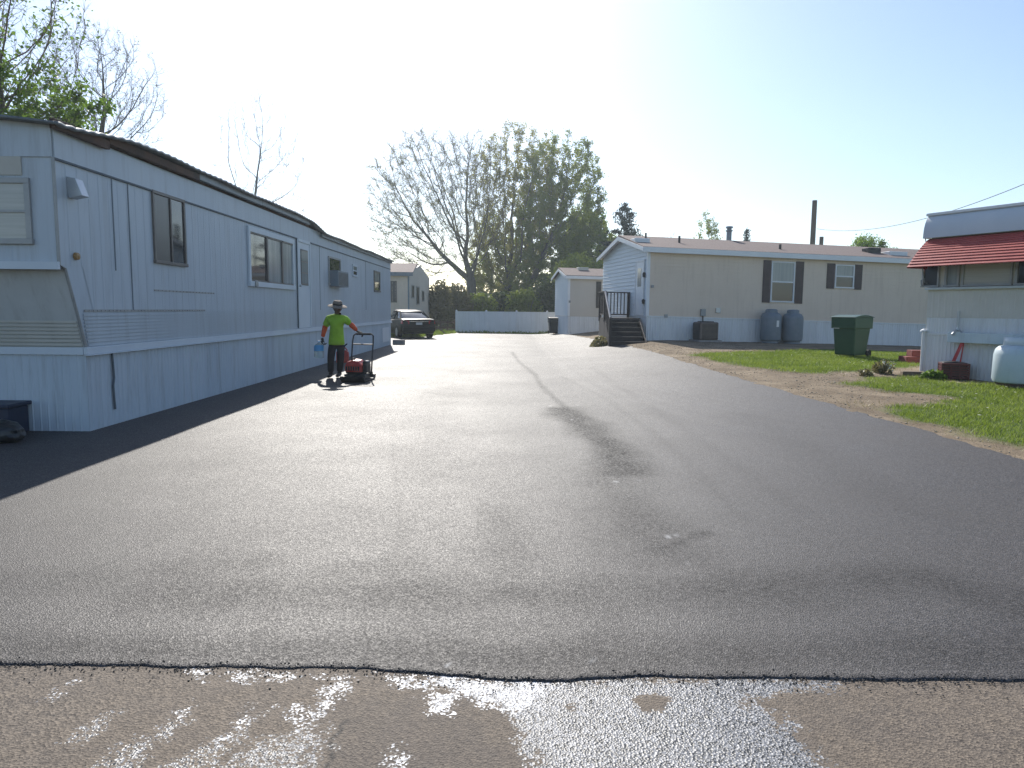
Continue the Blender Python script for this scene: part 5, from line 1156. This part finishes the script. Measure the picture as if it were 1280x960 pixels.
def sc_tree(seed, base, fork, ells, step=.34, kill=.5, infl=3.0, r0=.006, trunk_r=.3, lean=0.0, trop=.18, iner=.55, ntw=2.0, twl=(.25, .6), twr=.0055, scale=1.0):
    step *= scale; kill *= scale; infl *= scale; fork *= scale; r0 *= scale; trunk_r *= scale; twl = (twl[0]*scale, twl[1]*scale); twr *= scale
    """grows limbs through the crown volume; returns arrays of segments and a level (0 limb, 1 branch, 2 twig)"""
    rs_ = np.random.RandomState(seed); pts = []
    for cx, cy, cz, rx, ry, rz, n in ells:
        d = rs_.normal(0, 1, (n, 3)); d /= np.linalg.norm(d, axis=1)[:, None]; q = rs_.uniform(0, 1, n)**.38
        q = q*(.86+.28*fbm(d[:, 0]*2.2+seed, d[:, 2]*2.2+d[:, 1], seed)); pts.append(np.array([cx, cy, cz])+d*q[:, None]*np.array([rx, ry, rz]))
    A = np.concatenate(pts); A = A[A[:, 2] > base[2]+fork*.75]
    nodes = [np.array(base[:], float)]; par = [-1]; nd = [np.array([lean, 0, 1.])]
    while nodes[-1][2]-base[2] < fork:
        d = np.array([lean, 0, 1.])+rs_.normal(0, .05, 3); d /= np.linalg.norm(d); nodes.append(nodes[-1]+d*step); par.append(len(nodes)-2); nd.append(d)
    Nn = np.array(nodes); D = np.linalg.norm(A[:, None]-Nn[None], axis=2); near = D.argmin(1); dist = D.min(1); alive = np.ones(len(A), bool); kc = {}
    for it in range(140):
        act = alive & (dist < (infl if it > 25 else 9*scale)); ii = np.where(act)[0]
        if not len(ii): break
        Nn = np.array(nodes); v = A[ii]-Nn[near[ii]]; v /= np.linalg.norm(v, axis=1)[:, None]; acc = np.zeros((len(nodes), 3)); np.add.at(acc, near[ii], v); gr = np.unique(near[ii]); new = []
        for k in gr:
            kc[int(k)] = kc.get(int(k), 0)+1
            if kc[int(k)] > 3: alive[ii[near[ii] == k]] = False; continue
            d = acc[k]; d = d/(np.linalg.norm(d)+1e-9)+iner*nd[k]+np.array([0, 0, trop])+rs_.normal(0, .13, 3); d /= np.linalg.norm(d); nodes.append(nodes[k]+d*step); par.append(int(k)); nd.append(d); new.append(nodes[-1])
        if not new: continue
        Nw = np.array(new); Dn = np.linalg.norm(A[:, None]-Nw[None], axis=2); m_ = Dn.min(1); b_ = m_ < dist; near[b_] = Dn.argmin(1)[b_]+len(nodes)-len(new); dist = np.minimum(dist, m_)
        alive &= dist > kill
        if len(nodes) > 9000: break
    Nn = np.array(nodes); par = np.array(par); n = len(Nn); ex = 2.25; w = np.zeros(n); ch = np.zeros(n, int)
    for k in range(n-1, 0, -1):
        if ch[k] == 0: w[k] = 1.0
        w[par[k]] += w[k]; ch[par[k]] += 1
    r = r0*w**(1/ex); kk = max(1e-6, r[0]); r = r0*(np.maximum(w, 1))**(math.log(trunk_r/r0)/math.log(max(2, w[0]))); 
    k = np.arange(1, n); P0 = Nn[par[k]]; P1 = Nn[k]; ra = np.minimum(r[par[k]], r[k]*1.35); rb = r[k]; ra[0] = r[0]*1.25
    lv = np.where(rb > .03*scale, 0, 1)
    # twigs on the thin wood
    th = k[(rb < .022*scale)]; th = rs_.choice(th, int(len(th)*ntw)); base_d = Nn[th]-Nn[par[th]]; base_d /= np.linalg.norm(base_d, axis=1)[:, None]
    d1 = base_d+rs_.normal(0, .62, base_d.shape)+np.array([0, 0, .22]); d1 /= np.linalg.norm(d1, axis=1)[:, None]; L1 = rs_.uniform(twl[0], twl[1], len(th))[:, None]
    q0 = Nn[par[th]]+(Nn[th]-Nn[par[th]])*rs_.uniform(0, 1, (len(th), 1)); q1 = q0+d1*L1*.5; d2 = d1+rs_.normal(0, .3, d1.shape)+np.array([0, 0, .12]); d2 /= np.linalg.norm(d2, axis=1)[:, None]; q2 = q1+d2*L1*.5
    d3 = d1+rs_.normal(0, .6, d1.shape); d3 /= np.linalg.norm(d3, axis=1)[:, None]; q3 = q1+d3*L1*.4
    t1 = np.full(len(th), twr)
    P0 = np.concatenate([P0, q0, q1, q1]); P1 = np.concatenate([P1, q1, q2, q3]); ra = np.concatenate([ra, t1, t1*.8, t1*.7]); rb = np.concatenate([rb, t1*.8, t1*.5, t1*.5]); lv = np.concatenate([lv, np.full(3*len(th), 2)])
    return P0, P1, ra, rb, lv
def plant_tree(name, label, base, group, seg, mt, mtw, leaves=None, seed=1):
    """leaves: (count, size, material, keep(C), jitter, up to which level)"""
    A, B, ra, rb, lv = seg; t = thing(name, label, 'tree', base, group)
    k = lv == 0; V, Fc = prisms(A[k], B[k]+(B[k]-A[k])*.05, ra[k], rb[k], 8); np_mesh('trunk', V, Fc, mt, t, smooth=True)
    k = lv > 0; V, Fc = prisms(A[k], B[k]+(B[k]-A[k])*.03, ra[k], rb[k], 3); np_mesh('branches', V, Fc, mtw, t, smooth=True)
    if leaves:
        n, size, lm, fn, jit, ml = leaves; r_ = np.random.RandomState(seed); idx = np.where(lv >= ml)[0]; pk = r_.choice(idx, n); C = A[pk]+(B[pk]-A[pk])*r_.uniform(.2, 1.05, (n, 1))+r_.normal(0, jit, (n, 3))
        if fn is not None: C = C[r_.uniform(0, 1, len(C)) < fn(C)]
        m_ = len(C); T = r_.normal(0, 1, (m_, 3)); T /= np.linalg.norm(T, axis=1)[:, None]; U = np.cross(T, r_.normal(0, 1, (m_, 3))); U /= np.linalg.norm(U, axis=1)[:, None]; s_ = size*r_.uniform(.45, 1.35, m_)[:, None]; T = T*s_; U = U*s_*.62
        V = np.stack([C-T, C+U, C+T, C-U], 1).reshape(-1, 3); np_mesh('crown', V, np.arange(4*m_).reshape(-1, 4), lm, t)
    print(label, 'segments', len(A)); return t
def px_base(px, Y):
    q = at_y(px, 400, Y); return V3((q.x, Y, float(g(q.x, Y))-.1))
def ell(px, py, Y, rpx, rpy, n, depth=.75):
    c = at_y(px, py, Y); k = Y/880; return (c.x, c.y, c.z, rpx*k, max(rpx, rpy*.6)*k*depth, rpy*k, n)
grp = 'tall trees behind the white fence'
b_ = px_base(589, 73)
plant_tree('bare_tree', 'large bare maple leaning left, leftmost of the tall trees behind the fence', b_, grp,
    sc_tree(11, b_, 3.3, [ell(592, 255, 73, 20, 88, 700), ell(545, 255, 73, 90, 90, 3000), ell(500, 285, 73, 42, 45, 600), ell(600, 235, 73, 40, 72, 800)], scale=1.45, kill=.42, trunk_r=.33, r0=.007, lean=0, trop=.3, ntw=4.5, twr=.0065), M['bark'], M['twig'], (26000, .05, M['leaf_young'], None, .05, 2), 1)
b_ = px_base(634, 76)
plant_tree('maple_tree', 'tallest tree behind the fence with thin yellow green spring leaves', b_, grp,
    sc_tree(23, b_, 2.6, [ell(648, 247, 76, 64, 92, 2800), ell(630, 310, 76, 50, 45, 500), ell(632, 348, 76, 46, 26, 400)], scale=1.45, trunk_r=.30, r0=.007, trop=.25, ntw=2.2), M['bark'], M['twig'],
    (120000, .085, M['leaf_young'], lambda C: np.clip(.22+.55*fbm(C[:, 0]*.7, C[:, 2]*.7, 4)-.035*(C[:, 2]-13)+.05*C[:, 0], .10, 1), .10, 2), 2)
b_ = px_base(660, 73)
plant_tree('maple_tree', 'right tall tree behind the fence with dense green spring leaves on a spreading crown', b_, grp,
    sc_tree(37, b_, 2.4, [ell(702, 265, 73, 60, 98, 2600), ell(728, 310, 73, 40, 50, 800), ell(690, 345, 73, 60, 32, 600)], scale=1.45, trunk_r=.32, r0=.007, lean=.03, trop=.2, ntw=2.2), M['bark'], M['twig'],
    (140000, .092, M['leaf_mid'], lambda C: np.clip(.95*fbm(C[:, 0]*.6, C[:, 2]*.6, 8)+.25-.05*(C[:, 2]-9), .14, 1), .11, 2), 3)
b_ = px_base(733, 78)
plant_tree('maple_tree', 'lower bushy bright green tree right of the tall trees, behind the small home', b_, grp,
    sc_tree(41, b_, 1.2, [ell(733, 320, 78, 38, 62, 1500)], scale=1.45, trunk_r=.2, ntw=2), M['bark'], M['twig'], (70000, .12, M['leaf_bright'], lambda C: np.clip(.1+1.0*fbm(C[:, 0]*.9, C[:, 2]*.9, 18), .05, 1), .16, 1), 4)
b_ = px_base(612, 80)
plant_tree('understorey_tree', 'slim green understorey tree between the bare maple and the tallest tree', b_, grp,
    sc_tree(43, b_, 1.2, [ell(616, 330, 80, 34, 60, 1000)], scale=1.45, trunk_r=.13, ntw=2), M['bark'], M['twig'], (36000, .105, M['leaf_mid'], lambda C: np.clip(1.0*fbm(C[:, 0]*.9, C[:, 2]*.9, 28), .05, 1), .15, 1), 5)
# left side
b_ = px_base(-22, 17)
plant_tree('leafy_tree', 'leafy yellow green tree rising behind the near end of the white home', b_, None,
    sc_tree(52, b_, 3.0, [ell(20, 125, 17, 95, 62, 1500), ell(-10, 20, 17, 110, 75, 1500)], step=.22, kill=.30, trunk_r=.2, r0=.005, ntw=1.8, twl=(.15, .4), twr=.004), M['bark'], M['twig_red'],
    (60000, .052, M['leaf_bright'], lambda C: np.clip(1.5-(C[:, 2]-5.6)*.95+.7*(fbm(C[:, 0]*1.3, C[:, 2]*1.3, 7)-.5), .07, 1)*np.clip(1.6*fbm(C[:, 0]*2.1, C[:, 2]*2.1+C[:, 1], 17)-.25, .05, 1), .07, 2), 6)
b_ = px_base(112, 27)
plant_tree('bare_tree', 'bare tree with bluish twigs behind the white home roof at the left', b_, None,
    sc_tree(61, b_, 4.6, [ell(125, 115, 27, 78, 82, 2600), ell(150, 165, 27, 48, 40, 700)], step=.26, kill=.36, trunk_r=.17, r0=.0055, trop=.1, ntw=3.0, twl=(.15, .5), twr=.0045), M['bark'], M['twig'], (1500, .03, M['leaf_brown'], None, .04, 2), 7)
b_ = px_base(312, 36)
plant_tree('bare_tree', 'slender haze-paled bare tree standing alone above the middle of the white home roof', b_, None,
    sc_tree(67, b_, 5.4, [ell(318, 185, 36, 50, 75, 900), ell(350, 205, 36, 42, 55, 400), ell(370, 262, 36, 35, 16, 150)], step=.3, kill=.5, trunk_r=.11, r0=.005, trop=.22, ntw=3, twl=(.2, .5), twr=.0045), M['bark_haze'], M['bark_haze'], None, 8)
# right background
def spruce(seed, px, Y, ytop, wpx, label):
    r_ = random.Random(seed); top = at_y(px, ytop, Y); x = top.x; H = top.z; gz = float(g(x, Y)); t = thing('spruce_tree', label, 'tree', (x, Y, gz)); A = []; B = []; ra = []; C = []; Wd = wpx/880*Y
    z = gz+1.0
    MB().tube([(x, Y, gz-.1), (x, Y, H)], [.16, .02], 8).build('trunk', M['bark'], t)
    while z < H-.1:
        f = (H-z)/H; L_ = Wd*(f+.06)*1.5*r_.uniform(.5, 1.1); n = 5
        for k in range(n):
            a = r_.uniform(0, 6.28); d = V3((math.cos(a), math.sin(a), r_.uniform(-.15, .25))); p = V3((x, Y, z)); q = p+d*L_; A.append(p[:]); B.append(q[:]); ra.append(.02)
            for m_ in range(int(26*L_)+4):
                t_ = r_.uniform(.15, 1); c = p.lerp(q, t_)+V3((r_.gauss(0, .1), r_.gauss(0, .1), -abs(r_.gauss(0, .14)))); C.append(c[:])
        z += .26
    A, B, ra = np.array(A), np.array(B), np.array(ra); V, Fc = prisms(A, B, ra, ra*.3, 3); np_mesh('branches', V, Fc, M['twig'], t)
    C = np.array(C); rr_ = np.random.RandomState(seed); m_ = len(C); T = rr_.normal(0, 1, (m_, 3)); T[:, 2] -= .8; T /= np.linalg.norm(T, axis=1)[:, None]; U = np.cross(T, rr_.normal(0, 1, (m_, 3))); U /= np.linalg.norm(U, axis=1)[:, None]; T = T*.16; U = U*.045
    V = np.stack([C-T, C+U, C+T, C-U], 1).reshape(-1, 3); np_mesh('crown', V, np.arange(4*m_).reshape(-1, 4), M['needle'], t)
spruce(3, 781, 62, 252, 50, 'dark spruce rising behind the gable of the beige home')
spruce(8, 934, 70, 284, 14, 'small dark conifer above the beige home roof right of the flue pipe')
b_ = px_base(884, 66); plant_tree('young_tree', 'thin half bare tree above the beige home roof left of the flue pipe', b_, None, sc_tree(71, b_, 3, [ell(884, 300, 66, 16, 30, 420)], trunk_r=.12, ntw=1.6), M['bark'], M['twig'], (2600, .07, M['leaf_mid'], None, .1, 2))
b_ = px_base(838, 72); plant_tree('bare_tree', 'thin bare tree between the dark spruce and the half bare tree', b_, None, sc_tree(73, b_, 3, [ell(838, 302, 72, 14, 22, 300)], trunk_r=.12, ntw=1.5), M['bark_haze'], M['bark_haze'], None)
b_ = px_base(1083, 46); plant_tree('leafy_tree', 'yellow green tree top showing over the right end of the beige home roof', b_, None, sc_tree(79, b_, 1.2, [ell(1083, 345, 46, 42, 46, 900)], trunk_r=.12, ntw=2), M['bark'], M['twig'], (30000, .06, M['leaf_bright'], None, .12, 1))
# undergrowth behind the fence
k = 0
for px, Y, rx, rz, m, lab in ((549, 51, 1.0, 1.9, 'leaf_brown', 'brown leafy bush left of the fence end beside the tan home'), (570, 53, 1.3, 1.8, 'leaf_brown', 'brown olive bush behind the left end of the fence'),
                              (598, 54, 1.5, 1.5, 'leaf_mid', 'mid green bush behind the second fence panel'), (628, 56, 1.8, 1.6, 'leaf_dark', 'dark bush behind the middle of the fence'), (655, 55, 1.6, 1.7, 'leaf_mid', 'olive green bush behind the third fence panel'),
                              (684, 56, 1.9, 2.0, 'leaf_dark', 'tall dark bush behind the right end of the fence'), (716, 57, 2.2, 3.0, 'leaf_mid', 'wide green bush above the small pale home roof'), (752, 58, 2.2, 3.0, 'leaf_mid', 'green bush between the small pale home and the porch gable')):
    b_ = px_base(px, Y); t = thing('bush', lab, 'bush', b_, 'bushes behind the fence'); r_ = random.Random(px)
    foliage('leaves', (b_.x, Y, b_.z+rz*.95), (rx, rx*.8, rz), int(2600*rx), .13, M[m], t, px, b_.z+.05, .15)
    A = []; B = []
    for j in range(14):
        a = r_.uniform(0, 6.28); A.append((b_.x+.2*math.cos(a), Y+.2*math.sin(a), b_.z)); B.append((b_.x+rx*.8*math.cos(a), Y+rx*.7*math.sin(a), b_.z+rz*r_.uniform(1., 1.9)))
    V, Fc = prisms(np.array(A), np.array(B), np.full(14, .03), np.full(14, .008), 5); np_mesh('stems', V, Fc, M['twig'], t)
# distant wood: one mass
rw = np.random.RandomState(2); n = 46000
x = rw.uniform(-75, 95, n); y = rw.uniform(100, 116, n); hh = 1.8+3.2*fbm(x*.16, x*0, 6)+1.2*fbm(x*.9, x*0, 9); z = rw.uniform(0, 1, n)**.8*hh; C = np.stack([x, y, z], -1); T = rw.normal(0, 1, (n, 3)); T /= np.linalg.norm(T, axis=1)[:, None]; U = np.cross(T, rw.normal(0, 1, (n, 3))); U /= np.linalg.norm(U, axis=1)[:, None]; T *= .32; U *= .2
np_mesh('distant_wood', np.stack([C-T, C+U, C+T, C-U], 1).reshape(-1, 3), np.arange(4*n).reshape(-1, 4), M['leaf_dark'], kind='stuff')

# ------------------------------------------------------------------ light, sky, camera
EL, AZ = R(36), R(-11)
sv = V3((math.sin(AZ)*math.cos(EL), math.cos(AZ)*math.cos(EL), math.sin(EL)))
sl_ = bpy.data.lights.new('sun', 'SUN'); sl_.energy = 4.2; sl_.angle = R(.55); sl_.color = (1, .95, .87)
so3 = bpy.data.objects.new('sun', sl_); COL.objects.link(so3); so3.rotation_euler = sv.to_track_quat('Z', 'Y').to_euler()
w = bpy.data.worlds.new('World'); sc.world = w; w.use_nodes = True; nt = w.node_tree; bg = nt.nodes['Background']
sky = nt.nodes.new('ShaderNodeTexSky'); sky.sky_type = 'NISHITA'; sky.sun_disc = False; sky.sun_elevation = EL; sky.sun_rotation = AZ; sky.altitude = 50; sky.air_density = 1.0; sky.dust_density = .8; sky.ozone_density = 2.0
mxs = nt.nodes.new('ShaderNodeMix'); mxs.data_type = 'RGBA'; mxs.blend_type = 'MULTIPLY'; mxs.inputs['Factor'].default_value = 1; mxs.inputs['B'].default_value = (.98, 1.0, 1.045, 1); nt.links.new(sky.outputs[0], mxs.inputs['A']); nt.links.new(mxs.outputs['Result'], bg.inputs['Color']); bg.inputs['Strength'].default_value = .097
cam = bpy.data.cameras.new('camera'); cam.sensor_width = 36; cam.lens = F/1280*36; cam.clip_start = .05; cam.clip_end = 3000
co = bpy.data.objects.new('camera', cam); COL.objects.link(co)
co.matrix_world = Matrix(((RT.x, UPV.x, -FWD.x, 0), (RT.y, UPV.y, -FWD.y, 0), (RT.z, UPV.z, -FWD.z, EYE), (0, 0, 0, 1)))
sc.camera = co
sc.view_settings.view_transform = 'Standard'; sc.view_settings.look = 'None'; sc.view_settings.gamma = 1; sc.view_settings.exposure = EXPOSURE
sc.view_settings.use_curve_mapping = False
sc.cycles.use_denoising = DENOISE; sc.cycles.denoiser = 'OPENIMAGEDENOISE'; sc.cycles.denoising_input_passes = 'RGB_ALBEDO_NORMAL'; sc.cycles.denoising_prefilter = 'NONE'

hz = MB().bx(-120, 130, -3, 125, -1.2, 34).build('haze', None, None) if HAZE else None  # added volume, pales far things like a veil of glare
if hz:
    m = bpy.data.materials.new('veil_haze'); m.use_nodes = True; nt = m.node_tree; nt.nodes.clear()
    out = nt.nodes.new('ShaderNodeOutputMaterial'); vo = nt.nodes.new('ShaderNodeVolumePrincipled'); vo.inputs['Density'].default_value = HAZE; vo.inputs['Color'].default_value = (.80, .92, 1, 1); vo.inputs['Anisotropy'].default_value = .5
    nt.links.new(vo.outputs[0], out.inputs['Volume']); hz.data.materials.clear(); hz.data.materials.append(m); hz['kind'] = 'stuff'
